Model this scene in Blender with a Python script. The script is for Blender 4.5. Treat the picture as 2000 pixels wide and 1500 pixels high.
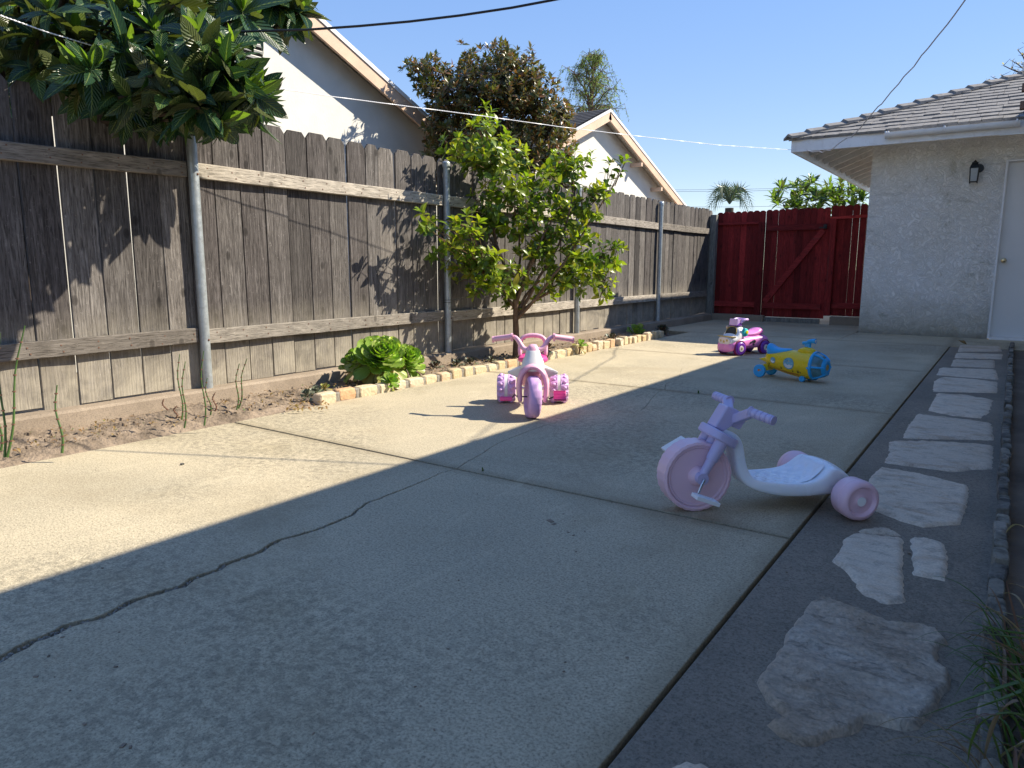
import bpy, bmesh, math, random
import numpy as np
from mathutils import Vector, Matrix, noise as mnoise
from mathutils.geometry import delaunay_2d_cdt

random.seed(7)
for o in list(bpy.data.objects): bpy.data.objects.remove(o)
SC = bpy.context.scene
COL = SC.collection
R = math.radians
PI = math.pi

# ------------------------------------------------------------------ camera
CAMZ = 0.85
FPX = 1390.0
_p, _y, _r = R(9.36), R(34.88), R(0.12)
_f = Vector((-math.sin(_y)*math.cos(_p), math.cos(_y)*math.cos(_p), -math.sin(_p)))
_rt = Vector((math.cos(_y), math.sin(_y), 0))
_up = _rt.cross(_f)
CR = _rt*math.cos(_r)+_up*math.sin(_r)
CU = -_rt*math.sin(_r)+_up*math.cos(_r)
CF = _f
CP = Vector((0, 0, CAMZ))
cam_d = bpy.data.cameras.new('camera')
cam = bpy.data.objects.new('camera', cam_d)
COL.objects.link(cam)
m3 = Matrix((CR, CU, -CF)).transposed()
cam.matrix_world = Matrix.Translation(CP) @ m3.to_4x4()
cam_d.sensor_width = 36
cam_d.lens = 36*FPX/2000
cam_d.clip_start = 0.05
cam_d.clip_end = 500
SC.camera = cam

# ------------------------------------------------------------------ light
SUNV = Vector((0.8, 0.76, 1.0)).normalized()
w = bpy.data.worlds.new('World'); SC.world = w; w.use_nodes = True
wn = w.node_tree.nodes; wl = w.node_tree.links
bg = wn['Background']
sky = wn.new('ShaderNodeTexSky'); sky.sky_type = 'NISHITA'
sky.sun_disc = False
sky.sun_elevation = math.asin(SUNV.z)
sky.sun_rotation = math.atan2(SUNV.x, SUNV.y)
sky.altitude = 0; sky.air_density = 1.0; sky.dust_density = 0.0; sky.ozone_density = 3.5
hs = wn.new('ShaderNodeHueSaturation'); hs.inputs['Saturation'].default_value = 2.3; hs.inputs['Hue'].default_value = 0.521; hs.inputs['Value'].default_value = 1.0
gm = wn.new('ShaderNodeGamma'); gm.inputs[1].default_value = 0.32      # evens out the whole dome: paler zenith, less glare at the horizon
hs.inputs['Value'].default_value = 1.68
wl.new(sky.outputs[0], gm.inputs[0]); wl.new(gm.outputs[0], hs.inputs['Color']); wl.new(hs.outputs[0], bg.inputs[0]); bg.inputs[1].default_value = 0.15
sd = bpy.data.lights.new('sun', 'SUN'); sd.energy = 4.0; sd.angle = R(0.53); sd.color = (1.0, 0.91, 0.75)
sun = bpy.data.objects.new('sun', sd); COL.objects.link(sun)
sun.rotation_euler = SUNV.to_track_quat('Z', 'Y').to_euler()
SC.view_settings.view_transform = 'Standard'
SC.view_settings.look = 'None'
SC.view_settings.exposure = 1.22
SC.view_settings.gamma = 1
SC.view_settings.use_curve_mapping = False
SC.render.engine = 'CYCLES'

# points of the place measured along lines of sight (all end on real planes of the site)
def ray(x, y): return CF + CR*((x-1000)/FPX) - CU*((y-750)/FPX)
def gnd(x, y, z=0.0):
    d = ray(x, y); t = (z-CAMZ)/d.z; return CP+d*t
def onX(x, y, X): d = ray(x, y); return CP+d*(X/d.x)
def onY(x, y, Y): d = ray(x, y); return CP+d*(Y/d.y)
def at(x, y, dep): return CP+ray(x, y)*dep
def onV(x, y, P, Q):        # vertical plane through two plan points
    n = Vector((-(Q[1]-P[1]), Q[0]-P[0], 0)); d = ray(x, y)
    t = (Vector((P[0], P[1], 0))-CP).dot(n)/d.dot(n)
    return CP+d*t

# ------------------------------------------------------------------ mesh building
class MB:
    def __init__(s): s.v = []; s.f = []; s.uv = {}; s.mi = []
    def add(s, vs, fs, mi=0):
        n = len(s.v); s.v += [tuple(v) for v in vs]; s.f += [tuple(i+n for i in f) for f in fs]; s.mi += [mi]*len(fs); return n
    def box(s, c, d, rot=None, mi=0):
        x, y, z = d[0]/2, d[1]/2, d[2]/2
        vs = [Vector((a*x, b*y, e*z)) for e in (-1, 1) for b in (-1, 1) for a in (-1, 1)]
        if rot is not None: vs = [rot @ v for v in vs]
        vs = [v+Vector(c) for v in vs]
        s.add(vs, [(0, 2, 3, 1), (4, 5, 7, 6), (0, 1, 5, 4), (2, 6, 7, 3), (0, 4, 6, 2), (1, 3, 7, 5)], mi); return s
    def bar(s, a, b, w, h, up=Vector((0, 0, 1)), mi=0):
        a, b = Vector(a), Vector(b); d = (b-a); L = d.length; d.normalize()
        sd = d.cross(up).normalized(); u = sd.cross(d)
        return s.box((a+b)/2, (L, w, h), Matrix((d, -sd, u)).transposed(), mi)
    def tube(s, pts, rad, n=10, cap=True, mi=0, flat=1.0):
        pts = [Vector(p) for p in pts]
        rads = rad if isinstance(rad, (list, tuple)) else [rad]*len(pts)
        rings = []; u = None
        for i, p in enumerate(pts):
            t = (pts[min(i+1, len(pts)-1)]-pts[max(i-1, 0)]).normalized()
            if u is None: u = t.orthogonal().normalized()
            u = (u-t*u.dot(t))
            u = u.normalized() if u.length > 1e-6 else t.orthogonal().normalized()
            w_ = t.cross(u)
            rings.append([p+(u*math.cos(2*PI*k/n)+w_*math.sin(2*PI*k/n)*flat)*rads[i] for k in range(n)])
        s.rings(rings, cap, mi); return s
    def rings(s, rings, cap=True, mi=0, closed=True):
        n = len(rings[0]); vs = [v for r_ in rings for v in r_]; fs = []
        for i in range(len(rings)-1):
            for k in range(n if closed else n-1):
                fs.append((i*n+k, i*n+(k+1) % n, (i+1)*n+(k+1) % n, (i+1)*n+k))
        if cap:
            fs.append(tuple(range(n-1, -1, -1))); o = (len(rings)-1)*n; fs.append(tuple(o+k for k in range(n)))
        s.add(vs, fs, mi); return s
    def lathe(s, prof, c=(0, 0, 0), axis='y', n=32, mod=None, mi=0):
        # prof: (a, r) along axis
        rings = []
        for j, (a, r_) in enumerate(prof):
            rg = []
            for k in range(n):
                rr = r_*(mod(k, j) if mod else 1.0); ca, sa = math.cos(2*PI*k/n)*rr, math.sin(2*PI*k/n)*rr
                v = {'y': (ca, a, sa), 'x': (a, ca, sa), 'z': (ca, sa, a)}[axis]
                rg.append(Vector(v)+Vector(c))
            rings.append(rg)
        if axis != 'y': rings = rings
        s.rings(rings, True, mi); return s
    def prism(s, poly, z0, z1, mi=0):
        n = len(poly); vs = [(x, y, z0) for x, y in poly]+[(x, y, z1) for x, y in poly]
        s.add(vs, [tuple(range(n-1, -1, -1)), tuple(range(n, 2*n))]+[(k, (k+1) % n, n+(k+1) % n, n+k) for k in range(n)], mi); return s
    def ext(s, poly, fn0, fn1, mi=0):   # polygon extruded between two mappings (u,v)->xyz
        n = len(poly); vs = [fn0(*p) for p in poly]+[fn1(*p) for p in poly]
        s.add(vs, [tuple(range(n-1, -1, -1)), tuple(range(n, 2*n))]+[(k, (k+1) % n, n+(k+1) % n, n+k) for k in range(n)], mi); return s
    def ball(s, c, r_, n=10, m=7, sc=(1, 1, 1), mi=0):
        rings = []
        for j in range(m+1):
            a = PI*j/m; a = min(max(a, .02), PI-.02)
            rings.append([Vector((math.sin(a)*math.cos(2*PI*k/n)*r_*sc[0]+c[0], math.sin(a)*math.sin(2*PI*k/n)*r_*sc[1]+c[1], -math.cos(a)*r_*sc[2]+c[2])) for k in range(n)])
        s.rings(rings, True, mi); return s
    def mesh(s, name='mesh', smooth=False):
        me = bpy.data.meshes.new(name); me.from_pydata(s.v, [], s.f); me.validate(); 
        bm = bmesh.new(); bm.from_mesh(me); bmesh.ops.recalc_face_normals(bm, faces=bm.faces); bm.to_mesh(me); bm.free()
        if smooth: me.shade_smooth()
        return me

def link(name, me, mat=None, parent=None, loc=None):
    if mat is not None:
        ms = mat if isinstance(mat, (list, tuple)) else [mat]
        if len(me.materials) == 0:
            for m_ in ms: me.materials.append(m_)
    o = bpy.data.objects.new(name, me); COL.objects.link(o)
    if parent is not None: o.parent = parent
    if loc is not None: o.location = loc
    return o
def obj(name, mb, mat, parent=None, smooth=False, bevel=0, seg=2, subsurf=0, wn_=False, loc=None, ang=40):
    me = mb.mesh(name, smooth or subsurf > 0)
    for i, q in enumerate(mb.mi[:len(me.polygons)] if any(mb.mi) else []): me.polygons[i].material_index = q
    o = link(name, me, mat, parent, loc)
    if bevel:
        b = o.modifiers.new('bevel', 'BEVEL'); b.width = bevel; b.segments = seg; b.limit_method = 'ANGLE'; b.angle_limit = R(35); b.harden_normals = False
    if subsurf:
        b = o.modifiers.new('sub', 'SUBSURF'); b.levels = subsurf; b.render_levels = subsurf
    if smooth and not subsurf:
        me.shade_smooth(); me.set_sharp_from_angle(angle=R(ang))
    return o
def tag(o, label=None, cat=None, group=None, kind=None):
    if label: o['label'] = label
    if cat: o['category'] = cat
    if group: o['group'] = group
    if kind: o['kind'] = kind
    return o
def thing(name, label, cat, loc=(0, 0, 0), rz=0, group=None):
    o = bpy.data.objects.new(name, None); COL.objects.link(o); o.empty_display_size = .1
    o.location = loc; o.rotation_euler = (0, 0, rz); tag(o, label, cat, group); return o
def struct(o): o['kind'] = 'structure'; return o

# ------------------------------------------------------------------ materials
class NT:
    def __init__(s, name):
        s.m = bpy.data.materials.new(name); s.m.use_nodes = True; s.t = s.m.node_tree
        s.b = s.t.nodes['Principled BSDF']; s.out = s.t.nodes['Material Output']
        s.tc = s.t.nodes.new('ShaderNodeTexCoord'); s.oi = s.t.nodes.new('ShaderNodeObjectInfo')
    def n(s, typ, **kw):
        nd = s.t.nodes.new(typ)
        for k, v in kw.items():
            if hasattr(nd, k): setattr(nd, k, v)
            else: nd.inputs[k].default_value = v
        return nd
    def l(s, a, b): s.t.links.new(a, b)
    def vec(s, scale=(1, 1, 1), rnd=True, which='Object', rot=(0, 0, 0)):
        mp = s.n('ShaderNodeMapping'); mp.inputs['Scale'].default_value = scale; mp.inputs['Rotation'].default_value = rot
        s.l(s.tc.outputs[which], mp.inputs['Vector'])
        if rnd:
            ml = s.n('ShaderNodeMath', operation='MULTIPLY'); ml.inputs[1].default_value = 37.0
            s.l(s.oi.outputs['Random'], ml.inputs[0]); s.l(ml.outputs[0], mp.inputs['Location'])
        return mp.outputs[0]
    def noise(s, v, scale, detail=4, rough=.55, dist=0.0):
        nd = s.n('ShaderNodeTexNoise'); nd.inputs['Scale'].default_value = scale; nd.inputs['Detail'].default_value = detail
        nd.inputs['Roughness'].default_value = rough; nd.inputs['Distortion'].default_value = dist
        s.l(v, nd.inputs['Vector']); return nd.outputs['Fac']
    def ramp(s, f, stops):
        nd = s.n('ShaderNodeValToRGB'); e = nd.color_ramp.elements
        while len(e) < len(stops): e.new(.5)
        for i, (p, c) in enumerate(stops):
            e[i].position = p; e[i].color = (c if isinstance(c, tuple) else (c, c, c))+(1,)
        s.l(f, nd.inputs[0]); return nd.outputs[0]
    def mix(s, f, a, b, mode='MIX'):
        nd = s.n('ShaderNodeMix', data_type='RGBA', blend_type=mode)
        for k, v in ((0, f), (6, a), (7, b)):
            if isinstance(v, (float, int)): nd.inputs[k].default_value = v
            elif isinstance(v, tuple): nd.inputs[k].default_value = v+(1,)
            else: s.l(v, nd.inputs[k])
        return nd.outputs[2]
    def math(s, op, a, b=0.5, c=None):
        nd = s.n('ShaderNodeMath', operation=op)
        for k, v in ((0, a), (1, b), (2, c)):
            if v is None: continue
            if isinstance(v, (float, int)): nd.inputs[k].default_value = v
            else: s.l(v, nd.inputs[k])
        return nd.outputs[0]
    def sep(s, v):
        nd = s.n('ShaderNodeSeparateXYZ'); s.l(v, nd.inputs[0]); return nd.outputs
    def bump(s, h, dist=.01, strength=1.0, prev=None):
        nd = s.n('ShaderNodeBump'); nd.inputs['Distance'].default_value = dist; nd.inputs['Strength'].default_value = strength
        s.l(h, nd.inputs['Height'])
        if prev is not None: s.l(prev, nd.inputs['Normal'])
        s.l(nd.outputs[0], s.b.inputs['Normal']); return nd.outputs[0]
    def col(s, c):
        if isinstance(c, tuple): s.b.inputs['Base Color'].default_value = c+(1,)
        else: s.l(c, s.b.inputs['Base Color'])
    def rough(s, r_):
        if isinstance(r_, (float, int)): s.b.inputs['Roughness'].default_value = r_
        else: s.l(r_, s.b.inputs['Roughness'])

def m_concrete(name, base, dark, speck=.5, stain=None, rscale=1.0, bumpd=.0025, joints=False):
    t = NT(name); v = t.vec((1, 1, 1), rnd=False)
    big = t.noise(v, 0.9*rscale, 5, .6, .4)
    med = t.noise(v, 7*rscale, 5, .65)
    fine = t.noise(v, 150, 3, .7)
    fine2 = t.noise(v, 420, 2, .6)
    c = t.mix(t.ramp(big, [(.35, 0.0), (.65, 1.0)]), dark, base)
    c = t.mix(t.math('MULTIPLY', t.ramp(med, [(.4, 1.0), (.62, 0.0)]), .35), c, dark)
    mid_ = t.noise(v, 55, 4, .75)
    c = t.mix(1.0, c, t.ramp(mid_, [(.3, 1-.35*speck), (.55, 1.0), (.75, 1+.12*speck)]), 'MULTIPLY')
    c = t.mix(1.0, c, t.ramp(fine, [(.3, 1-speck), (.5, 1.0), (.7, 1+.3*speck)]), 'MULTIPLY')
    c = t.mix(t.math('MULTIPLY', t.ramp(fine2, [(.62, 0.0), (.72, 1.0)]), .35), c, tuple(x*.35 for x in base))
    c = t.mix(t.math('MULTIPLY', t.ramp(fine2, [(.27, 1.0), (.33, 0.0)]), .4), c, tuple(min(1, x*1.7) for x in base))
    if stain:
        # mottled grimy spots, stronger in broad patches
        pz = t.noise(v, .8, 2, .5)
        mot = t.noise(v, 34, 7, .8, .3)
        f = t.math('MULTIPLY', t.ramp(pz, [(.47, 0.0), (.6, 1.0)]), t.ramp(mot, [(.46, 0.0), (.58, 1.0)]))
        c = t.mix(t.math('MULTIPLY', f, .55), c, stain)
        ol = t.noise(v, 1.6, 4, .6, .3)
        c = t.mix(t.math('MULTIPLY', t.ramp(ol, [(.58, 0.0), (.75, 1.0)]), .3), c, (.21, .17, .09))
    if joints:      # grime collected along the slab joints (fixed lines in the ground)
        sp = t.sep(t.tc.outputs['Object'])
        wob = t.math('MULTIPLY', t.math('SUBTRACT', med, .5), .06)
        dist = None
        for ax_, v0 in ((1, 2.272), (1, 4.64), (1, 6.735), (1, 9.1), (0, -.507), (1, -.1)):
            d_ = t.math('ABSOLUTE', t.math('SUBTRACT', sp[ax_], v0)); dist = d_ if dist is None else t.math('MINIMUM', dist, d_)
        dist = t.math('ADD', dist, wob)
        c = t.mix(t.math('MULTIPLY', t.ramp(dist, [(.0, 1.0), (.075, 0.0)]), .42), c, (.16, .125, .07))
        sc = t.noise(t.vec((1.4, .35, 1), rnd=False, rot=(0, 0, .4)), 5, 6, .7, .8)
        c = t.mix(t.math('MULTIPLY', t.ramp(sc, [(.58, 0.0), (.7, 1.0)]), .22), c, tuple(min(1, x*1.35) for x in base))
        br = t.noise(v, 1.15, 5, .65, .5)
        c = t.mix(t.math('MULTIPLY', t.ramp(br, [(.5, 0.0), (.68, 1.0)]), .38), c, (.27, .215, .13))
    t.col(c); t.rough(.88); t.b.inputs['Specular IOR Level'].default_value = .3
    h = t.math('ADD', t.math('MULTIPLY', fine, 1.0), t.math('MULTIPLY', fine2, .6))
    t.bump(h, bumpd, .8); return t.m

def m_wood(name, a, b, c_, splash=None, worn=None):
    t = NT(name)
    v = t.vec((1, 1, .07)); v2 = t.vec((1, 1, 1))
    g1 = t.noise(v, 34, 7, .68, 1.4); g2 = t.noise(v, 190, 5, .65, .3)
    wv = t.n('ShaderNodeTexWave', wave_type='BANDS', bands_direction='Y'); t.l(t.vec((1, 1, .10)), wv.inputs['Vector'])
    wv.inputs['Scale'].default_value = 16; wv.inputs['Distortion'].default_value = 9; wv.inputs['Detail'].default_value = 3; wv.inputs['Detail Scale'].default_value = 1.3
    bl = t.noise(v2, 3.2, 5, .65, .4)
    col = t.ramp(g1, [(.25, a), (.5, b), (.78, c_)])
    col = t.mix(t.math('MULTIPLY', wv.outputs['Fac'], .35), col, a)
    col = t.mix(t.math('MULTIPLY', t.ramp(g2, [(.38, 1.0), (.50, 0.0)]), .7), col, tuple(x*.3 for x in a))
    col = t.mix(t.math('MULTIPLY', t.ramp(t.noise(v2, 40, 5, .8), [(.6, 0.0), (.7, 1.0)]), .35), col, tuple(min(1, x*1.6) for x in c_))
    col = t.mix(t.math('MULTIPLY', t.ramp(bl, [(.45, 0.0), (.7, 1.0)]), .45), col, tuple(x*.55 for x in b))
    # knots
    vo = t.n('ShaderNodeTexVoronoi', voronoi_dimensions='2D'); vo.inputs['Scale'].default_value = 1.0
    sv = t.sep(v2); cb_ = t.n('ShaderNodeCombineXYZ'); t.l(t.math('MULTIPLY', t.math('ADD', sv[1], sv[0]), 3.6), cb_.inputs[0]); t.l(t.math('MULTIPLY', sv[2], 2.1), cb_.inputs[1]); t.l(cb_.outputs[0], vo.inputs['Vector'])
    kn = t.ramp(t.math('ADD', vo.outputs['Distance'], t.math('MULTIPLY', g1, .03)), [(.03, 1.0), (.065, .8), (.085, .1), (.14, .28), (.2, 0.0)])
    col = t.mix(t.math('MULTIPLY', kn, .75), col, tuple(x*.45 for x in a))
    rv = t.ramp(t.oi.outputs['Random'], [(0, (.45, .43, .43)), (.3, (1.0, .98, .95)), (.5, (.7, .66, .66)), (.75, (1.2, 1.18, 1.15)), (1, (1.55, 1.5, 1.42))])
    col = t.mix(1.0, col, rv, 'MULTIPLY')
    if splash:
        z = t.sep(t.tc.outputs['Object'])[2]
        zz = t.math('ADD', z, t.math('MULTIPLY', bl, -.18))
        f = t.ramp(zz, [(.0, 1.0), (.44, 0.0)])
        col = t.mix(t.math('MULTIPLY', t.math('MULTIPLY', f, t.ramp(t.noise(v2, 6, 5, .7, .6), [(.3, .35), (.65, 1.0)])), .72), col, splash)
    if worn:
        wf = t.noise(v, 9, 6, .75, .5)
        col = t.mix(t.math('MULTIPLY', t.ramp(wf, [(.6, 0.0), (.72, 1.0)]), .7), col, worn)
    t.col(col); t.rough(.85); t.b.inputs['Specular IOR Level'].default_value = .25
    h = t.math('ADD', t.math('MULTIPLY', g1, .8), t.math('ADD', t.math('MULTIPLY', g2, 1.0), t.math('MULTIPLY', wv.outputs['Fac'], .3)))
    t.bump(h, .004, .8); return t.m

def m_wood_h(name, *a, axis='y', **k):
    # same wood with the grain along a horizontal axis
    m = m_wood(name, *a, **k)
    for nd in m.node_tree.nodes:
        if nd.type == 'MAPPING':
            s = nd.inputs['Scale'].default_value
            if abs(s[2]-.07) < 1e-4 or abs(s[2]-.10) < 1e-4:
                nd.inputs['Scale'].default_value = (1, s[2], 1) if axis == 'y' else (s[2], 1, 1)
    return m

def m_plain(name, c, rough=.5, spec=.5, metal=0, var=.08, vs=6, dirt=None, bump=0, bscale=60, sss=0, coat=0):
    t = NT(name); v = t.vec((1, 1, 1))
    nz = t.noise(v, vs, 4, .6)
    col = t.mix(1.0, c, t.ramp(nz, [(.3, 1-var), (.7, 1+var*.6)]), 'MULTIPLY')
    if dirt:
        dn = t.noise(v, vs*2.3, 6, .7, .5)
        col = t.mix(t.math('MULTIPLY', t.ramp(dn, [(.52, 0.0), (.72, 1.0)]), .5), col, dirt)
    t.col(col); t.b.inputs['Metallic'].default_value = metal; t.b.inputs['Specular IOR Level'].default_value = spec
    rn = t.noise(v, vs*3, 3, .6); t.rough(t.ramp(rn, [(.3, max(.02, rough-.08)), (.7, min(1, rough+.1))]))
    if bump: t.bump(t.noise(v, bscale, 4, .6), bump, .8)
    if sss:
        t.b.inputs['Subsurface Weight'].default_value = sss; t.b.inputs['Subsurface Radius'].default_value = (.02, .015, .012)
        t.b.inputs['Subsurface Scale'].default_value = .5
    if coat: t.b.inputs['Coat Weight'].default_value = coat
    return t.m

def m_stucco(name, c, c2, lace=True):
    t = NT(name); v = t.vec((1, 1, 1), rnd=False)
    big = t.noise(v, 1.1, 5, .65, .3); n1 = t.noise(v, 10, 5, .6, 2.6); n2 = t.noise(v, 70, 4, .65)
    rid = t.ramp(n1, [(.44, 0.0), (.50, .55), (.53, 1.0), (.56, .75), (.62, .1)]) if lace else t.noise(v, 40, 4)
    col = t.mix(t.ramp(big, [(.4, 0.0), (.7, 1.0)]), c, c2)
    if lace:
        col = t.mix(t.math('MULTIPLY', t.ramp(n1, [(.40, 0.0), (.455, 1.0), (.49, 0.0)]), .33), col, tuple(x*.6 for x in c2))
        mz = t.noise(v, 2.1, 6, .75, .7)
        z = t.sep(t.tc.outputs['Object'])[2]
        low = t.ramp(t.math('ADD', z, t.math('MULTIPLY', mz, .9)), [(.42, 1.0), (1.0, 0.0)])
        col = t.mix(t.math('MULTIPLY', low, .8), col, (.34, .31, .22))
        col = t.mix(t.math('MULTIPLY', t.ramp(mz, [(.58, 0.0), (.68, 1.0)]), .6), col, (.30, .28, .19))
        col = t.mix(t.math('MULTIPLY', t.ramp(z, [(.0, 1.0), (.10, 0.0)]), .5), col, (.2, .19, .15))
    t.col(col); t.rough(.92); t.b.inputs['Specular IOR Level'].default_value = .2
    h = t.math('ADD', t.math('MULTIPLY', rid, 1.0), t.math('MULTIPLY', n2, .3))
    t.bump(h, .007 if lace else .002, .8); return t.m

def m_leaf(name, cols, trans=.35, rough=.35, ribs=False, vein=(.35, .45, .12), under=None, spec=.5):
    t = NT(name)
    geo = t.n('ShaderNodeNewGeometry')
    rr = t.math('FRACT', t.math('ADD', t.oi.outputs['Random'], geo.outputs['Random Per Island']))
    n_ = len(cols)
    col = t.ramp(rr, [(i/(n_-1), c) for i, c in enumerate(cols)])
    uv = t.sep(t.tc.outputs['UV'])
    mid = t.math('ABSOLUTE', t.math('SUBTRACT', uv[0], .5))
    vf = t.ramp(mid, [(.015, 1.0), (.06, 0.0)])
    col = t.mix(t.math('MULTIPLY', vf, .45), col, vein)
    if ribs:
        ph = t.math('MULTIPLY', t.math('SUBTRACT', uv[1], t.math('MULTIPLY', mid, .5)), 62.0)
        rb = t.math('SINE', ph)
        col = t.mix(t.math('MULTIPLY', t.ramp(rb, [(0.3, 1.0), (.9, 0.0)]), .22), col, tuple(x*.45 for x in cols[0]))
        t.bump(rb, .0022, .8)
    if under:
        col = t.mix(t.math('MULTIPLY', geo.outputs['Backfacing'], .8), col, under)
    t.col(col); t.rough(rough); t.b.inputs['Specular IOR Level'].default_value = spec
    tr = t.n('ShaderNodeBsdfTranslucent'); 
    bc = t.mix(1.0, col, (1.6, 1.75, .55), 'MULTIPLY'); t.l(bc, tr.inputs[0])
    mx = t.n('ShaderNodeMixShader'); mx.inputs[0].default_value = trans
    t.l(t.b.outputs[0], mx.inputs[1]); t.l(tr.outputs[0], mx.inputs[2]); t.l(mx.outputs[0], t.out.inputs[0])
    return t.m

M = {}
M['slab'] = m_concrete('slab_concrete', (.56, .475, .325), (.45, .39, .275), .6, stain=(.13, .12, .09), joints=True)
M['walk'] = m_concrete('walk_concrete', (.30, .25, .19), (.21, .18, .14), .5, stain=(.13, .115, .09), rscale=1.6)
M['curb'] = m_concrete('curb_concrete', (.36, .29, .22), (.25, .2, .15), .35, rscale=2.5)
M['mortar'] = m_concrete('mortar', (.33, .30, .25), (.24, .22, .19), .4, rscale=4)
M['picket'] = m_wood('weathered_fence_wood', (.045, .040, .038), (.135, .125, .12), (.30, .285, .275), splash=(.46, .41, .32))
M['rail'] = m_wood_h('weathered_rail_wood', (.20, .18, .155), (.36, .33, .29), (.52, .48, .42))
M['post_wood'] = m_wood('grey_post_wood', (.10, .10, .09), (.19, .19, .175), (.3, .29, .26))
M['red'] = m_wood('red_painted_wood', (.15, .013, .013), (.27, .025, .024), (.38, .04, .038), worn=(.06, .03, .028))
M['red_h'] = m_wood_h('red_painted_rail', (.19, .018, .018), (.33, .034, .033), (.42, .05, .048), worn=(.1, .05, .045), axis='x')
M['galv'] = m_plain('galvanised_steel', (.42, .46, .48), .42, .5, .55, .18, 14, dirt=(.2, .2, .19))
M['stucco'] = m_stucco('lace_stucco', (.86, .84, .80), (.76, .72, .64))
M['wallwhite'] = m_stucco('neighbour_stucco', (.70, .68, .63), (.58, .57, .52), False)
M['whitepaint'] = m_plain('white_trim_paint', (.76, .76, .76), .45, .4, 0, .08, 5, dirt=(.5, .47, .42))
M['soffit'] = m_plain('painted_eave_boards', (.68, .66, .62), .6, .3, 0, .12, 6, dirt=(.4, .36, .3))
M['peach'] = m_plain('peach_fascia_paint', (.66, .47, .34), .6, .3, 0, .1, 4, dirt=(.5, .35, .25))
M['darkline'] = m_plain('latch_black_vent_shade', (.03, .03, .03), .8)  # black of the latch, painted shade of the vent plate
M['shake'] = m_plain('grey_shake', (.24, .23, .22), .9, .2, 0, .3, 14, dirt=(.10, .095, .085), bump=.006, bscale=90)
M['asphalt_shingle'] = m_plain('dark_asphalt_shingle', (.06, .06, .065), .9, .2, 0, .35, 20, bump=.004)
M['door'] = m_plain('grey_door_paint', (.66, .66, .65), .5, .4, 0, .04, 2)
M['brass'] = m_plain('brass_knob', (.55, .45, .28), .25, .5, 1.0)
M['blackmetal'] = m_plain('black_lantern_metal', (.015, .018, .02), .4, .5, .3)
M['frost'] = m_plain('frosted_glass', (.35, .37, .37), .3, .5)
M['brick'] = m_plain('brown_brick', (.20, .13, .10), .85, .2, 0, .3, 12, bump=.004)
M['soil'] = m_plain('garden_soil', (.27, .21, .155), .95, .15, 0, .5, 9, dirt=(.13, .10, .07), bump=.02, bscale=45)
M['dirt'] = m_plain('dry_dirt', (.17, .14, .11), .95, .15, 0, .35, 3, bump=.01, bscale=60)
M['bark'] = m_plain('brown_bark', (.17, .105, .065), .85, .2, 0, .4, 25, dirt=(.3, .25, .2), bump=.006, bscale=60)
M['darkbark'] = m_plain('dark_bark', (.06, .045, .035), .85, .2, 0, .4, 20, bump=.006)
M['cable'] = m_plain('black_cable', (.01, .01, .011), .5)
M['whitewire'] = m_plain('grey_white_wire', (.35, .34, .36), .5)
M['farwire'] = m_plain('far_power_wire', (.08, .1, .13), .6)
def m_rope():
    t = NT('twisted_rope'); v = t.vec((1, 1, 1), rnd=False, which='UV')
    u = t.sep(v); a = t.math('SINE', t.math('MULTIPLY', t.math('ADD', u[1], t.math('MULTIPLY', u[0], .02)), 260.0))
    t.col(t.ramp(a, [(.2, (.35, .35, .34)), (.8, (.75, .75, .73))])); t.rough(.7); return t.m
def m_flag():
    t = NT('flagstone'); v = t.vec((1, 1, 1))
    n1 = t.noise(t.vec((1, 1.6, 1)), 4, 6, .65, .8); n2 = t.noise(t.vec((1, 1.3, 1), rot=(0, 0, .5)), 14, 9, .78, .3); n3 = t.noise(v, 160, 3, .6)
    c = t.ramp(n1, [(.3, (.52, .38, .26)), (.5, (.70, .60, .47)), (.7, (.62, .48, .34))])
    c = t.mix(t.math('MULTIPLY', t.ramp(n2, [(.38, 1.0), (.5, 0.0)]), .45), c, (.22, .20, .17))
    c = t.mix(1.0, c, t.ramp(n3, [(.25, .75), (.6, 1.05)]), 'MULTIPLY')
    c = t.mix(1.0, c, t.ramp(t.oi.outputs['Random'], [(0, .8), (1, 1.05)]), 'MULTIPLY')
    t.col(c); t.rough(.85); t.b.inputs['Specular IOR Level'].default_value = .3
    b1 = t.bump(n2, .005, .7); t.bump(n3, .0015, .6, b1); return t.m
M['flag'] = m_flag()
def m_bigflag():
    t = NT('rough_grey_flagstone'); v = t.vec((1, 1, 1))
    n1 = t.noise(v, 3.2, 5, .6, .5); n2 = t.noise(t.vec((.8, 1.5, 1), rot=(0, 0, .25)), 15, 9, .78, .8); n3 = t.noise(v, 90, 5, .7)
    c = t.ramp(n1, [(.35, (.58, .46, .34)), (.55, (.74, .65, .53)), (.7, (.62, .54, .44))])
    c = t.mix(t.math('MULTIPLY', t.ramp(n2, [(.40, 1.0), (.48, 0.0)]), .5), c, (.18, .16, .13))
    c = t.mix(1.0, c, t.ramp(n3, [(.3, .72), (.6, 1.15)]), 'MULTIPLY')
    t.col(c); t.rough(.9); t.b.inputs['Specular IOR Level'].default_value = .25
    b1 = t.bump(n2, .03, .9); t.bump(n3, .006, .8, b1); return t.m
M['bigflag'] = m_bigflag()
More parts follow.
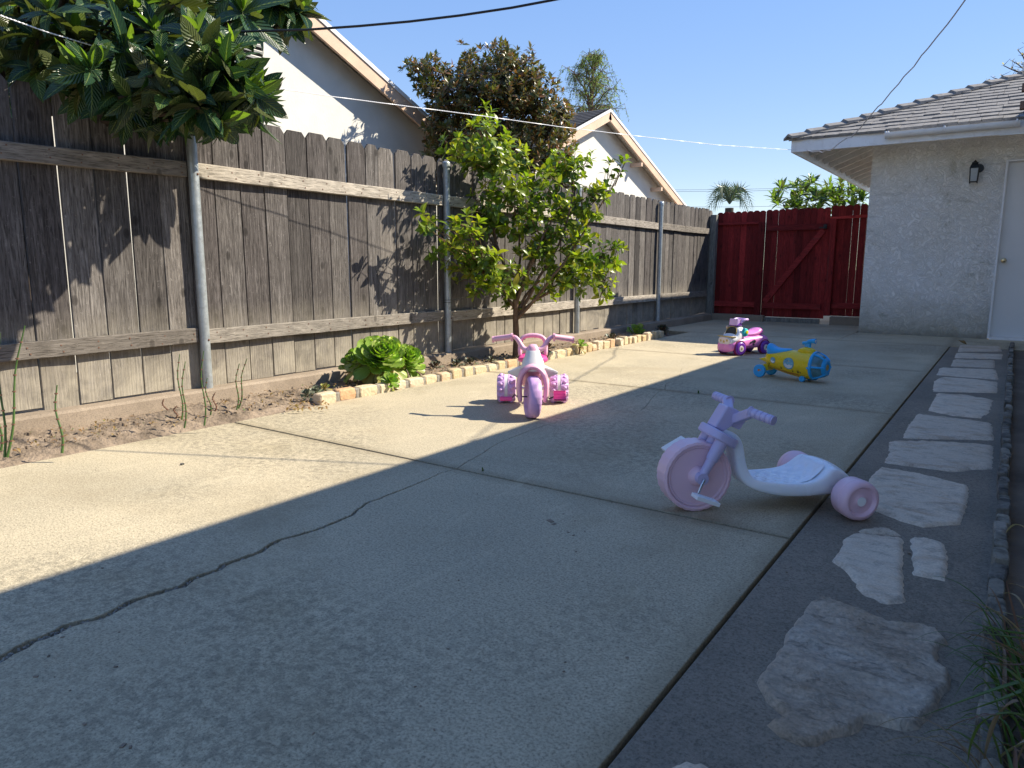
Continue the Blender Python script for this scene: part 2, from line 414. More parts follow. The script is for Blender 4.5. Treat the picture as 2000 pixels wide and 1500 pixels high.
def m_edge(name, cols, dark, amt):
    t = NT(name); v = t.vec((1, 1, 1)); n1 = t.noise(v, 14, 5, .65, .4); n2 = t.noise(v, 60, 4, .65)
    c = t.ramp(t.oi.outputs['Random'], [(i/(len(cols)-1), q) for i, q in enumerate(cols)])
    c = t.mix(t.math('MULTIPLY', t.ramp(n1, [(.5, 0.0), (.68, 1.0)]), .4), c, cols[-1])
    c = t.mix(t.math('MULTIPLY', t.ramp(n1, [(.3, 1.0), (.52, 0.0)]), amt), c, dark)
    c = t.mix(1.0, c, t.ramp(n2, [(.3, .8), (.7, 1.1)]), 'MULTIPLY')
    t.col(c); t.rough(.88); t.b.inputs['Specular IOR Level'].default_value = .25; t.bump(t.math('ADD', n1, t.math('MULTIPLY', n2, .5)), .012, .8); return t.m
M['yellowstone'] = m_edge('buff_edging_stone', [(.62, .53, .36), (.55, .42, .24), (.66, .60, .46), (.58, .36, .2)], (.42, .34, .22), .3)
M['greystone'] = m_edge('lichened_edging_stone', [(.09, .09, .08), (.26, .24, .19), (.12, .115, .10), (.33, .30, .25)], (.02, .02, .02), .95)
# plastics
M['pink_lt'] = m_plain('pale_pink_plastic', (.80, .55, .65), .38, .5, 0, .05, 3, sss=.1)
M['lav'] = m_plain('lavender_plastic', (.52, .47, .70), .36, .5, 0, .05, 3, sss=.05)
M['iceblue'] = m_plain('translucent_white_plastic', (.82, .86, .95), .25, .5, 0, .04, 3, sss=.25)
M['magenta_dk'] = m_plain('inner_magenta_plastic', (.45, .14, .28), .5)
M['whitepl'] = m_plain('white_plastic', (.82, .82, .84), .35, .5, 0, .03)
M['pinkpl'] = m_plain('sugar_pink_plastic', (.84, .44, .56), .45, .4, 0, .08, 7, dirt=(.74, .5, .56), bump=.0006, bscale=120)
M['lilac'] = m_plain('lilac_plastic', (.66, .40, .70), .42, .5, 0, .12, 8, dirt=(.33, .27, .28))
M['offwhite'] = m_plain('scuffed_white_plastic', (.75, .73, .71), .45, .5, 0, .1, 6, dirt=(.48, .46, .44))
M['hotpink'] = m_plain('hot_pink_plastic', (.80, .07, .28), .4, .5, 0, .06, 5)
M['chrome'] = m_plain('steel_rod', (.6, .62, .65), .25, .5, 1.0)
M['yellow'] = m_plain('yellow_plastic', (.78, .55, .015), .27, .5, 0, .04, 3)
M['blue'] = m_plain('sky_blue_plastic', (.02, .36, .75), .35, .5, 0, .05, 3)
M['glasspl'] = m_plain('tinted_window_panel', (.09, .22, .26), .12, .6, 0, .4, 18)
M['sticker'] = m_plain('blue_sticker', (.18, .46, .60), .3, .5, 0, .45, 30)
M['white_st'] = m_plain('white_sticker', (.75, .78, .82), .3)
M['ink'] = m_plain('dark_print', (.03, .035, .03), .4)
M['orangeink'] = m_plain('orange_print', (.6, .2, .05), .4)
M['orchid'] = m_plain('orchid_pink_plastic', (.78, .24, .58), .3, .5, 0, .04, 3)
M['purple'] = m_plain('deep_purple_plastic', (.16, .03, .36), .32, .5, 0, .05)
M['lilacpanel'] = m_plain('lilac_panel', (.62, .42, .75), .35)
M['aqua'] = m_plain('aqua_plastic', (.05, .62, .62), .35)
M['teal'] = m_plain('teal_button', (.02, .25, .36), .35)
M['yell2'] = m_plain('lemon_button', (.9, .8, .02), .35)
M['gold'] = m_plain('gold_print', (.42, .32, .1), .35, .5, .4)
M['cream'] = m_plain('pearl_plastic', (.74, .66, .66), .4)
M['darkwin'] = m_plain('dark_window', (.03, .04, .05), .15, .6, 0, .6, 40)
M['plum'] = m_plain('inner_wheel_arch', (.2, .01, .08), .6)
# leaves
M['loquat'] = m_leaf('loquat_leaf', [(.024, .062, .028), (.04, .095, .032), (.018, .05, .030), (.08, .14, .034)], .24, .27, True, under=(.10, .11, .045))
M['loquat_new'] = m_leaf('young_loquat_leaf', [(.13, .22, .035), (.20, .29, .05), (.09, .18, .03)], .42, .38, True)
M['citrus'] = m_leaf('guava_leaf', [(.09, .16, .015), (.19, .25, .02), (.27, .30, .025), (.12, .20, .016), (.33, .28, .035)], .42, .32)
M['citrus_dk'] = m_leaf('shaded_guava_leaf', [(.05, .10, .014), (.09, .16, .016), (.13, .19, .02)], .33, .35)  # darker leaf copy, shade painted in for inner and sun-averted tips
M['bronze'] = m_leaf('bronze_leaf', [(.06, .085, .04), (.11, .10, .035), (.25, .10, .04), (.05, .08, .04), (.17, .14, .05)], .25, .3)
M['sparse'] = m_leaf('sparse_tree_leaf', [(.16, .24, .14), (.13, .19, .11), (.22, .28, .17)], .4, .5)
M['palmleaf'] = m_leaf('palm_leaf', [(.07, .12, .07), (.10, .14, .08), (.12, .13, .07)], .25, .4)
M['aeonium'] = m_leaf('aeonium_leaf', [(.30, .43, .08), (.37, .49, .10), (.25, .38, .08), (.44, .50, .17)], .45, .35, spec=.5)
M['aeonium_y'] = m_leaf('aeonium_outer_leaf', [(.36, .38, .08), (.42, .30, .11), (.26, .34, .07)], .3, .38)
M['succ'] = m_leaf('grey_succulent_leaf', [(.16, .19, .14), (.22, .22, .16), (.12, .15, .10)], .15, .5)
M['darksucc'] = m_leaf('dark_succulent_leaf', [(.05, .07, .05), (.08, .09, .06), (.14, .06, .04)], .1, .5)
M['stemgreen'] = m_plain('horsetail_green', (.06, .12, .025), .5, .4, 0, .3, 30)
M['drystem'] = m_plain('dry_stem', (.16, .08, .05), .8)
M['blade'] = m_leaf('grass_blade_green', [(.05, .12, .02), (.08, .14, .03), (.11, .15, .04)], .3, .45)
M['dryblade'] = m_leaf('grass_blade_dry', [(.35, .29, .2), (.15, .07, .05), (.28, .22, .15)], .2, .6)
M['paleblossom'] = m_leaf('pale_blossom', [(.5, .45, .45), (.35, .28, .25), (.2, .12, .1)], .3, .6)
M['deadleaf'] = m_leaf('dead_leaf', [(.25, .17, .05), (.2, .1, .04), (.3, .2, .1)], .2, .6)

# ------------------------------------------------------------------ ground
g = MB(); g.add([(-150, -100, -.045), (150, -100, -.045), (150, 250, -.045), (-150, 250, -.045)], [(0, 1, 2, 3)])
struct(obj('ground', g, M['dirt']))

XL, XR = -3.455, -.507
def jag(poly, amp, step=.03, seed=1):
    out = []; rnd = random.Random(seed)
    for i in range(len(poly)-1):
        a, b = Vector(poly[i]), Vector(poly[i+1]); n_ = max(1, int((b-a).length/step)); nrm = Vector((-(b-a).y, (b-a).x)).normalized()
        for k in range(n_):
            p = a.lerp(b, k/n_); p = p+nrm*(rnd.uniform(-amp, amp) if (k or i) else 0); out.append((p.x, p.y))
    out.append(tuple(poly[-1])); return out
crackA = [gnd(x, y)[:2] for x, y in [(0, 1287), (62, 1252), (105, 1235), (130, 1222), (190, 1207), (225, 1190), (262, 1172), (325, 1152), (357, 1144), (375, 1129), (430, 1111), (437, 1103), (470, 1092), (500, 1081), (546, 1054), (585, 1044), (640, 1026), (686, 1006), (715, 982), (740, 974), (767, 963), (824, 940), (868, 921), (890, 916)]]
crackA = [(crackA[0][0]+.16, -.1), (crackA[0][0]+.07, .2)]+crackA
crackB = [gnd(x, y)[:2] for x, y in [(890, 913), (914, 901), (940, 887), (960, 872), (985, 860), (1030, 843), (1065, 830), (1110, 818), (1153, 811), (1205, 806), (1250, 803), (1261, 795), (1275, 775), (1284, 764)]]
Y1, Y2, Y3, Y4, Y5 = 2.272, 4.64, 6.735, 9.1, 11.5
crackA[-1] = (crackA[-1][0], Y1-.005); crackB[0] = (crackA[-1][0], Y1+.005); crackB[-1] = (crackB[-1][0], Y2-.005)
crackC = [(crackB[-1][0]+.02, Y2+.005)]+[gnd(x, y)[:2] for x, y in [(1300, 750), (1326, 738), (1329, 727), (1332, 718)]]
def wide(pl, w0, w1, side, seed):
    pj = jag(pl, .0025, .022, seed); out = []; rnd = random.Random(seed*7+side)
    for i, p in enumerate(pj):
        t_ = i/(len(pj)-1); hw = (w0*(1-t_)+w1*t_)/2; hw *= rnd.uniform(.75, 1.35)
        out.append((p[0]+side*hw, p[1]+side*hw*.3 if 0 < i < len(pj)-1 else p[1]))
    return out
drive = thing('driveway', 'wide concrete driveway cut into slabs by dark joints', 'driveway')
del drive['category']; del drive['label']; drive['kind'] = 'structure'
G = .007
def slab(poly, name='slab'):
    b = MB(); b.prism(poly, -.05, 0.0)
    o = obj(name, b, M['slab'], drive, bevel=.003, seg=2); return o
rg = lambda a, b: [a, b]
slab([(XL, -2.2), (XR, -2.2), (XR, -.1-G*2), (XL, -.1-G*2)])
cA = wide(crackA, .036, .003, -1, 3); cA2 = wide(crackA, .036, .003, 1, 3)
slab([(XL, -.1)]+[(cA[0][0], -.1)]+cA[1:-1]+[(cA[-1][0], Y1-G), (XL, Y1-G)])
slab([(cA2[0][0], -.1), (XR, -.1), (XR, Y1-G), (cA2[-1][0], Y1-G)]+cA2[1:-1][::-1])
cB = wide(crackB, .003, .0014, -1, 5); cB2 = wide(crackB, .003, .0014, 1, 5)
slab([(XL, Y1+G), (cB[0][0], Y1+G)]+cB[1:-1]+[(cB[-1][0], Y2-G*.6), (XL, Y2-G*.6)])
slab([(cB2[0][0], Y1+G), (XR, Y1+G), (XR, Y2-G*.6), (cB2[-1][0], Y2-G*.6)]+cB2[1:-1][::-1])
cC = wide(crackC, .003, .001, -1, 9); cC2 = wide(crackC, .003, .001, 1, 9)
mid3 = (crackC[-1][0], crackC[-1][1])
slab([(XL, Y2+G*.6), (cC[0][0], Y2+G*.6)]+cC[1:]+cC2[1:][::-1]+[(cC2[0][0], Y2+G*.6), (XR, Y2+G*.6), (XR, Y3-G*.6), (XL, Y3-G*.6)])
slab([(XL, Y3+G*.6), (XR, Y3+G*.6), (XR, Y4-G*.5), (XL, Y4-G*.5)])
slab([(-3.98, Y4+G*.5), (XR-1.15, Y4+G*.5), (XR-1.15, Y5), (-3.98, Y5)])
slab([(XR-1.15+.006, Y4+G*.5), (1.4, Y4+G*.5), (1.4, 10.33), (XR-1.15+.006, 10.33)])
slab([(-3.98, Y5+G), (XR-1.15, Y5+G), (XR-1.15, 14.2), (-3.98, 14.2)])
# loose grit lying in the open crack
b = MB(); rnd = random.Random(4)
for i in range(420):
    k = rnd.random()**1.6*(len(crackA)-2); j = int(k); p = Vector(crackA[j]).lerp(Vector(crackA[j+1]), k-j)
    s_ = rnd.uniform(.002, .006); b.box((p.x+rnd.uniform(-.006, .006), p.y+rnd.uniform(-.004, .004), -.012+rnd.uniform(0, .008)), (s_, s_*1.3, s_*.8), Matrix.Rotation(rnd.random()*3, 3, 'Z') @ Matrix.Rotation(rnd.random(), 3, 'X'))
o = obj('crack_grit', b, M['mortar'], drive); o['kind'] = 'stuff'

# walk with flagstones
walk = thing('walkway', None, None); walk['kind'] = 'structure'
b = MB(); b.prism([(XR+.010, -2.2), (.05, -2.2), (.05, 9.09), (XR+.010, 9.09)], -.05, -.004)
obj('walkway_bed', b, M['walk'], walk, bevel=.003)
def zoomc(ox, oy, s): return lambda pts: [(ox+s*x, oy+s*y) for x, y in pts]
zA = zoomc(1800, 640, .3067); zB = zoomc(1250, 560, .3767); zC = zoomc(1300, 980, .35)
flags = [
 (zA([(235, 112), (505, 120), (518, 150), (228, 152)]), 0), (zA([(215, 160), (520, 172), (515, 200), (205, 192)]), 0),
 (zA([(195, 203), (470, 212), (470, 255), (183, 245)]), 0), (zA([(110, 255), (480, 268), (495, 330), (90, 300)]), 0),
 (zA([(120, 315), (300, 325), (490, 350), (488, 415), (65, 405), (75, 340)]), 0),
 (zA([(90, 418), (280, 430), (462, 460), (440, 540), (380, 575), (200, 560), (36, 525)]), 0),
 (zB([(1430, 660), (1620, 680), (1830, 710), (1842, 795), (1355, 785), (1385, 715)]), 0),
 (zB([(1285, 797), (1560, 800), (1840, 825), (1835, 945), (1730, 948), (1640, 960), (1520, 945), (1255, 912), (1285, 860)]), 0),
 (zB([(1240, 935), (1430, 965), (1710, 1035), (1705, 1120), (1670, 1230), (1470, 1245), (1370, 1220), (1190, 1150), (1150, 1070), (1185, 990)]), 0),
 (zC([(1085, 178), (1335, 200), (1332, 380), (1345, 560), (1210, 570), (1160, 535), (1100, 520), (1060, 470), (1040, 430), (980, 370), (915, 325), (975, 260), (990, 205), (1040, 180)]), 1),
 (zC([(1068, 158), (1160, 140), (1250, 150), (1335, 188), (1260, 183), (1160, 175), (1090, 168)]), 1),
 (zC([(1358, 200), (1440, 195), (1570, 235), (1585, 330), (1575, 440), (1470, 425), (1375, 405), (1372, 300)]), 1),
 (zC([(850, 540), (890, 540), (940, 565), (1020, 600), (1100, 620), (1180, 660), (1320, 685), (1440, 700), (1530, 740), (1580, 785), (1545, 810), (1520, 890), (1590, 960), (1590, 1040), (1540, 1120), (1500, 1200), (1430, 1270), (1350, 1285), (1200, 1250), (1120, 1235), (1080, 1270), (1030, 1310), (930, 1310), (850, 1360), (760, 1360), (640, 1310), (550, 1230), (650, 1195), (600, 1150), (510, 1040), (500, 1000), (550, 930), (600, 860), (650, 790), (660, 730), (740, 660), (790, 580)]), 2),
 ([(1305, 1496), (1335, 1484), (1370, 1490), (1391, 1500), (1400, 1530), (1380, 1560), (1320, 1560)], 1)]
def flagstone(px, rough, i):
    pl = [gnd(x, y)[:2] for x, y in px]
    c = Vector((sum(p[0] for p in pl)/len(pl), sum(p[1] for p in pl)/len(pl)))
    pl = [(p[0]-c.x, p[1]-c.y) for p in pl]
    pj = jag(pl+[pl[0]], .004 if rough else .003, .02, i+20)[:-1]
    near = c.y < 3
    step = (.007 if rough == 2 else .012) if near else .03
    xs = [p[0] for p in pj]; ys = [p[1] for p in pj]
    pts = [Vector(p) for p in pj]; nb = len(pts); rnd = random.Random(i)
    x = min(xs)
    while x < max(xs):
        y = min(ys)
        while y < max(ys):
            pts.append(Vector((x+rnd.uniform(-.3, .3)*step, y+rnd.uniform(-.3, .3)*step))); y += step
        x += step
    res = delaunay_2d_cdt(pts, [(k, (k+1) % nb) for k in range(nb)], [list(range(nb))], 2, 1e-6)
    vs2, ed, fs = res[0], res[1], res[2]
    def edge_d(p):
        d = 1e9
        for k in range(nb):
            a = pts[k]; e = pts[(k+1) % nb]-a; t_ = max(0, min(1, (p-a).dot(e)/max(e.length_squared, 1e-9))); d = min(d, (p-a-e*t_).length)
            if d < 1e-5: return 0
        return d
    amp = (.0015, .0022, .0075)[rough]; vs = []
    for v in vs2:
        d = edge_d(v) if near or True else 0
        q = Vector((v.x*(8 if rough < 2 else 9), v.y*(11 if rough < 2 else 13), i*3.1))
        hgt = mnoise.fractal(q, .8, 2.2, 4)
        if rough == 2: hgt = .5*hgt+.6*(math.floor(hgt*3.5+.5)/3.5)+.5*mnoise.noise(q*.25)+.35*mnoise.fractal(Vector((v.x*40, v.y*75, 5)), .8, 2.1, 3)
        e = min(1, d/.012)
        vs.append((v.x, v.y, -.008+e*((.017 if rough == 2 else .0135)+amp*.6)+amp*hgt*e*.9))
    me = bpy.data.meshes.new('flagstone'); me.from_pydata(vs, [], [tuple(f) for f in fs]); me.shade_smooth()
    bm = bmesh.new(); bm.from_mesh(me)
    bmesh.ops.recalc_face_normals(bm, faces=bm.faces)
    if sum(f.normal.z for f in bm.faces) < 0: bmesh.ops.reverse_faces(bm, faces=bm.faces)
    bm.to_mesh(me); bm.free()
    return link('flagstone', me, M['bigflag'] if rough == 2 else M['flag'], walk, (c.x, c.y, 0))
for i, (px, rgh) in enumerate(flags): flagstone(px, rgh, i)

def rough_block(name, sx, sy, sz, seed, mat, parent, loc, rz=0, sub=1, amp=.12):
    rnd = random.Random(seed); bm = bmesh.new(); bmesh.ops.create_cube(bm, size=1)
    bmesh.ops.subdivide_edges(bm, edges=bm.edges, cuts=1, use_grid_fill=True)
    for v in bm.verts:
        n3 = mnoise.noise_vector(v.co*1.7+Vector((seed*3.3, seed*1.7, 0)))
        k = .93 if sum(abs(abs(q)-.5) < .01 for q in v.co) >= 3 else 1.0
        v.co = v.co*k+n3*amp
        v.co = Vector((v.co.x*sx, v.co.y*sy, v.co.z*sz))
    me = bpy.data.meshes.new(name); bm.to_mesh(me); bm.free()
    o = link(name, me, mat, parent, loc); o.rotation_euler = (0, 0, rz)
    bv = o.modifiers.new('b', 'BEVEL'); bv.width = min(sx, sz)*.1; bv.segments = 1
    return o

edge_r = thing('stone_edging', 'low row of dark lichened stones edging the flagstone walk on the right', 'garden edging', (.03, 1.2, 0))
y = -.4; i = 0; rnd = random.Random(12)
while y < 9.55:
    L = rnd.uniform(.07, .15); h = rnd.uniform(.045, .065)
    rough_block('edging_stone', rnd.uniform(.030, .042), L*.93, h, i+1, M['greystone'], edge_r, Vector((.040+rnd.uniform(-.006, .006)+.008*(y/9), y+L/2, h/2-.008))-edge_r.location, rnd.uniform(-.05, .05)); y += L; i += 1
b = MB(); 
ny, nx = 120, 12
vs = [(.06+.9*ix/nx, -2+11.6*iy/ny, -.012+.012*mnoise.noise(Vector((ix*.5, iy*.9, 3)))) for iy in range(ny+1) for ix in range(nx+1)]
b.add(vs, [(iy*(nx+1)+ix, iy*(nx+1)+ix+1, (iy+1)*(nx+1)+ix+1, (iy+1)*(nx+1)+ix) for iy in range(ny) for ix in range(nx)])
struct(obj('side_bed_soil', b, M['dirt'], smooth=True))

# left bed soil, curb, edging
b = MB(); nx, ny = 34, 640; x0, x1, y0, y1 = -4.03, -3.40, -1.5, 8.35
vs = []
for iy in range(ny+1):
    for ix in range(nx+1):
        x = x0+(x1-x0)*ix/nx; y = y0+(y1-y0)*iy/ny
        e = min(1, (nx-ix)/7); q = Vector((x*14, y*14, .3))
        hgt = .018*abs(mnoise.fractal(q, .7, 2.1, 4))+.02*mnoise.noise(Vector((x*4, y*3.1, 7)))+.010*mnoise.noise(Vector((x*60, y*60, 2)))
        hump = .045*math.exp(-((y-2.25)/.45)**2-((x+3.72)/.13)**2)
        vs.append((x, y, -.02+e*(.032+hgt+hump)))
b.add(vs, [(iy*(nx+1)+ix, iy*(nx+1)+ix+1, (iy+1)*(nx+1)+ix+1, (iy+1)*(nx+1)+ix) for iy in range(ny) for ix in range(nx)])
soil = obj('garden_bed_soil', b, M['soil'], smooth=True, ang=180); struct(soil)
curb = thing('fence_footing', None, None); curb['kind'] = 'structure'
b = MB()
ys = [-2+i*.12 for i in range(115)]
rings = [[(-4.28, y, -.05), (-4.28, y, .098), (-4.03+.004*mnoise.noise(Vector((y*3, 0, 0))), y, .098+.003*mnoise.noise(Vector((y*4, 1, 0)))), (-4.012+.008*mnoise.noise(Vector((y*3, 5, 0))), y, .085), (-4.0+.008*mnoise.noise(Vector((y*2, 9, 0))), y, -.05)] for y in ys]
b.rings(rings, True); obj('footing_wall', b, M['curb'], curb)
b = MB(); b.box((-3.62, 11.56, .02), (.86, .16, .16)); b.box((-2.0, 11.56, .03), (.42, .16, .18)); 
obj('gate_footing', b, M['curb'], curb, bevel=.008)
ed = thing('bed_edging', 'row of buff cream stones edging the garden bed along the fence', 'garden edging', (-3.45, 3, 0))
y = 2.87; i = 0; rnd = random.Random(5)
while y < 8.15:
    far = y > 5.9
    L = rnd.uniform(.10, .16) if not far else rnd.uniform(.09, .14); h = rnd.uniform(.062, .08) if not far else rnd.uniform(.07, .1)
    mg = .028 if not far else .006
    gap = 6.85 < y < 7.0
    if not gap:
        o = rough_block('edging_stone', .075, L, h, 100+i, M['yellowstone'], ed, Vector((-3.487+rnd.uniform(-.006, .006)-(.02 if far else 0)*0, y+L/2, h/2-.008))-ed.location, rnd.uniform(-.06, .06)+(.1 if far else 0), amp=.07 if not far else .14)
        if not far: rough_block('mortar_joint', .06, mg*1.6, h*.9, 300+i, M['mortar'], ed, Vector((-3.487, y+L+mg/2, h*.42-.008))-ed.location, 0, amp=.08)
    y += L+mg; i += 1
b = MB(); y = -1.4; rnd = random.Random(8)
while y < 2.85:
    L = rnd.uniform(.09, .22); b.box((-3.475+rnd.uniform(-.004, .006), y+L/2, -.012+rnd.uniform(0, .008)), (rnd.uniform(.035, .06), L*.97, .05), Matrix.Rotation(rnd.uniform(-.04, .04), 3, 'Z')); y += L
o = obj('flush_edging', b, M['mortar'], ed, bevel=.006)

# ------------------------------------------------------------------ wooden fence
fence = thing('wooden_fence', 'tall weathered grey plank fence with steel posts along the left side', 'fence', (-4.14, 5, 0))
def picket_mesh(wd, h, th=.018, ear=.028, skew=0.0, warp=0):
    b = MB(); ys = [-wd/2, wd/2]
    poly = [(-wd/2, 0), (wd/2, 0), (wd/2+skew, h-ear*1.35), (wd/2-ear*1.1+skew, h), (-wd/2+ear*1.1+skew, h), (-wd/2+skew, h-ear*1.35)]
    b.ext(poly, lambda u, v: (-th/2+warp*v, u, v), lambda u, v: (th/2+warp*v, u, v))
    return b.mesh('picket')
pmesh = {}
y = -.95; rnd = random.Random(31)
gaps = []
i = 0
while y < 11.50:
    wd = rnd.choice([.184, .184, .184, .178, .14 if y > 3.0 else .184, .14 if y > 4.4 else .184, .14 if y > 6 else .184, .184])
    key = (wd, rnd.randint(0, 5))
    if key not in pmesh:
        me = picket_mesh(wd-.008, 1.66, skew=rnd.uniform(-.004, .004), warp=rnd.uniform(-.002, .002)); me.materials.append(M['picket']); pmesh[key] = me
    o = link('picket', pmesh[key], None, fence, Vector((-4.13+rnd.uniform(-.005, .004), y+wd/2, .098+rnd.uniform(-.006, .016)))-fence.location)
    o.rotation_euler = (rnd.uniform(-.004, .004), 0, rnd.uniform(-.03, .03))
    bv = o.modifiers.new('b', 'BEVEL'); bv.width = .002; bv.segments = 1
    y += wd+rnd.choice([-.002, -.001, 0, .002 if y < 4 else .0]); i += 1
posts = [.20, 2.515, 4.85, 7.14, 9.43]
seg = [-1.2]+posts+[11.45]
rl = random.Random(3)
for a, b_ in zip(seg[:-1], seg[1:]):
    for zc, hh in ((1.411, .089), (.422, .089)):
        dz1, dz2 = rl.uniform(-.008, .008), rl.uniform(-.008, .008); sag = rl.uniform(-.012, .004)
        m = MB(); n_ = 14; rings = []
        y0, y1 = a+.034, b_-.034
        for k in range(n_+1):
            t_ = k/n_; yy = y0+(y1-y0)*t_; zz = zc+dz1*(1-t_)+dz2*t_+sag*math.sin(PI*t_)
            xo = -4.1+.002*math.sin(k*2.1)
            rings.append([(xo-.02, yy, zz-hh/2), (xo+.02, yy, zz-hh/2+.001*math.sin(k*5)), (xo+.02, yy, zz+hh/2), (xo-.02, yy, zz+hh/2)])
        m.rings(rings, True)
        mm = MB(); mm.v = [tuple(Vector(v)-fence.location) for v in m.v]; mm.f = m.f; mm.mi = m.mi
        obj('rail', mm, M['rail'], fence, bevel=.003, seg=1)
nb = MB(); rn_ = random.Random(90)
for zc in (1.411, .422):
    yy = -.8
    while yy < 11.3:
        for dz in (-.02, .02): nb.box((-4.0795+.0, yy+rn_.uniform(-.02, .02), zc+dz+rn_.uniform(-.006, .006)), (.003, .007, .007))
        yy += .18
nb.v = [tuple(Vector(v)-fence.location) for v in nb.v]
o = obj('nail_heads', nb, M['drystem'], fence); o['kind'] = 'stuff'
def fence_post(y, tall=1.63):
    b = MB(); b.lathe([(0, .030), (tall, .030)], axis='z', n=20)
    p = obj('post', b, M['galv'], fence, smooth=True, loc=Vector((-4.072, y, .09))-fence.location)
    c = MB(); c.lathe([(tall-.035, .0345), (tall+.0, .035), (tall+.008, .033), (tall+.018, .02), (tall+.02, .002)], axis='z', n=20)
    obj('post_cap', c, M['galv'], p, smooth=True)
    for z in (1.30, .31):
        k = MB(); k.lathe([(.026, .007), (.031, .0075), (.035, .004)], axis='x', n=8)
        obj('bolt', k, M['drystem'], p, loc=(0, .008, z))
for y in posts: fence_post(y)
b = MB(); b.box((0, 0, .82), (.10, .10, 1.72)); b2 = obj('corner_post', b, M['post_wood'], fence, bevel=.004, loc=Vector((-4.055, 11.52, .0))-fence.location)

# ------------------------------------------------------------------ red fence and gate
YG = 11.6
def red_pickets(parent, xa, xb, z0, z1, seed, slope=0.0, wd=.092):
    rnd = random.Random(seed); x = xa; n_ = max(1, round((xb-xa)/wd)); wd = (xb-xa)/n_
    for k in range(n_):
        w2 = wd-rnd.choice([.001, .001, .0015, .004]); ear = .022
        h = z1-z0+slope*k+rnd.uniform(-.006, .006)
        poly = [(-w2/2, 0), (w2/2, 0), (w2/2, h-ear), (w2/2-ear, h-.004), (0, h), (-w2/2+ear, h-.004), (-w2/2, h-ear)]
        b = MB(); b.ext(poly, lambda u, v: (u, -.009, v), lambda u, v: (u, .009, v))
        obj('picket', b, M['red'], parent, bevel=.002, seg=1, loc=Vector((xa+wd*(k+.5), YG+rnd.uniform(-.002, .002), z0))-parent.location)
rf = thing('red_fence', 'dark red painted plank fence panel left of the gate', 'fence', (-3.65, YG, 0))
red_pickets(rf, -4.03, -3.262, .10, 1.725, 2)
def redbar(parent, a, b_, w_, h_, name='rail', mat='red_h'):
    b = MB(); b.bar(Vector(a)-parent.location, Vector(b_)-parent.location, w_, h_); return obj(name, b, M[mat], parent, bevel=.003, seg=1)
redbar(rf, (-4.0, YG-.03, 1.535), (-3.345, YG-.03, 1.535), .04, .035)
redbar(rf, (-4.0, YG-.03, .262), (-3.345, YG-.03, .262), .04, .085)
b = MB(); b.box((0, 0, .755), (.09, .07, 1.57)); obj('post', b, M['red'], rf, bevel=.004, loc=Vector((-3.30, YG-.045, .0))-rf.location)
rgt = thing('red_gate', 'dark red plank gate with diagonal brace and latch', 'gate', (-2.8, YG, 0))
red_pickets(rgt, -3.256, -2.318, .08, 1.735, 4)
redbar(rgt, (-3.23, YG-.03, 1.45), (-2.36, YG-.03, 1.45), .04, .088)
redbar(rgt, (-3.23, YG-.03, .255), (-2.36, YG-.03, .255), .04, .088)
redbar(rgt, (-3.20, YG-.031, .31), (-2.40, YG-.031, 1.40), .036, .085, 'brace')
b = MB(); b.box((0, 0, 0), (.05, .02, .06)); b.box((-.04, -.005, -.015), (.09, .012, .018)); b.lathe([(-.03, .012), (-.012, .014)], c=(.01, 0, .0), axis='y', n=10)
obj('latch', b, M['darkline'], rgt, bevel=.002, loc=Vector((-2.37, YG-.06, 1.45))-rgt.location)
b = MB(); b.box((-2.8+2.8, 0, .035), (.86, .05, .07)); obj('bottom_board', b, M['post_wood'], rgt, bevel=.003, loc=(0, -.01, 0))
rf2 = thing('red_fence', 'short dark red plank fence panel between the gate and the stucco garage', 'fence', (-2.0, YG, 0))
red_pickets(rf2, -2.308, -1.63, .13, 1.755, 6)
redbar(rf2, (-2.31, YG-.03, 1.567), (-1.63, YG-.03, 1.59), .04, .04)
redbar(rf2, (-2.21, YG-.03, .285), (-1.63, YG-.03, .285), .04, .085)
b = MB(); b.box((0, 0, .84), (.085, .07, 1.42)); obj('post', b, M['red'], rf2, bevel=.004, loc=Vector((-2.262, YG-.045, .0))-rf2.location)

# ------------------------------------------------------------------ garage
gar = thing('garage', 'white lace stucco garage with grey shake roof and white fascia', 'garage', (0, 10.33, 0))
gl = gar.location
def P(*p): return Vector(p)-gl
b = MB(); b.box(P(-.91, 10.405, 1.17), (1.42, .15, 2.4)); obj('wall', b, M['stucco'], gar)
b = MB(); b.box(P(.30, 10.405, 2.225), (1.0, .15, .29)); obj('wall', b, M['stucco'], gar)
b = MB(); b.box(P(1.65, 10.405, 1.17), (1.7, .15, 2.4)); obj('wall', b, M['stucco'], gar)
b = MB(); b.box(P(-1.545, 12.9, 1.17), (.15, 4.84, 2.4)); obj('wall', b, M['stucco'], gar)
# door and frame
b = MB(); b.box(P(.30, 10.375, 1.045), (.96, .045, 2.03)); dr = obj('door', b, M['door'], gar, bevel=.002)
b = MB(); b.lathe([(-.075, .006), (-.072, .022), (-.055, .028), (-.04, .022), (-.03, .012), (-.01, .012), (-.008, .03), (0, .03)], axis='y', n=18)
kn = obj('knob', b, M['brass'], dr, smooth=True, loc=P(-.118, 10.35, .935))
b = MB(); b.box(P(-.188, 10.335, 1.04), (.022, .12, 2.06)); obj('door_frame', b, M['whitepaint'], gar, bevel=.002)
b = MB(); b.box(P(.30, 10.335, 2.072), (1.0, .12, .02)); obj('door_frame', b, M['whitepaint'], gar, bevel=.002)
b = MB(); b.box(P(.30, 10.34, .012), (.96, .14, .03)); obj('threshold', b, M['whitepaint'], gar, bevel=.003)
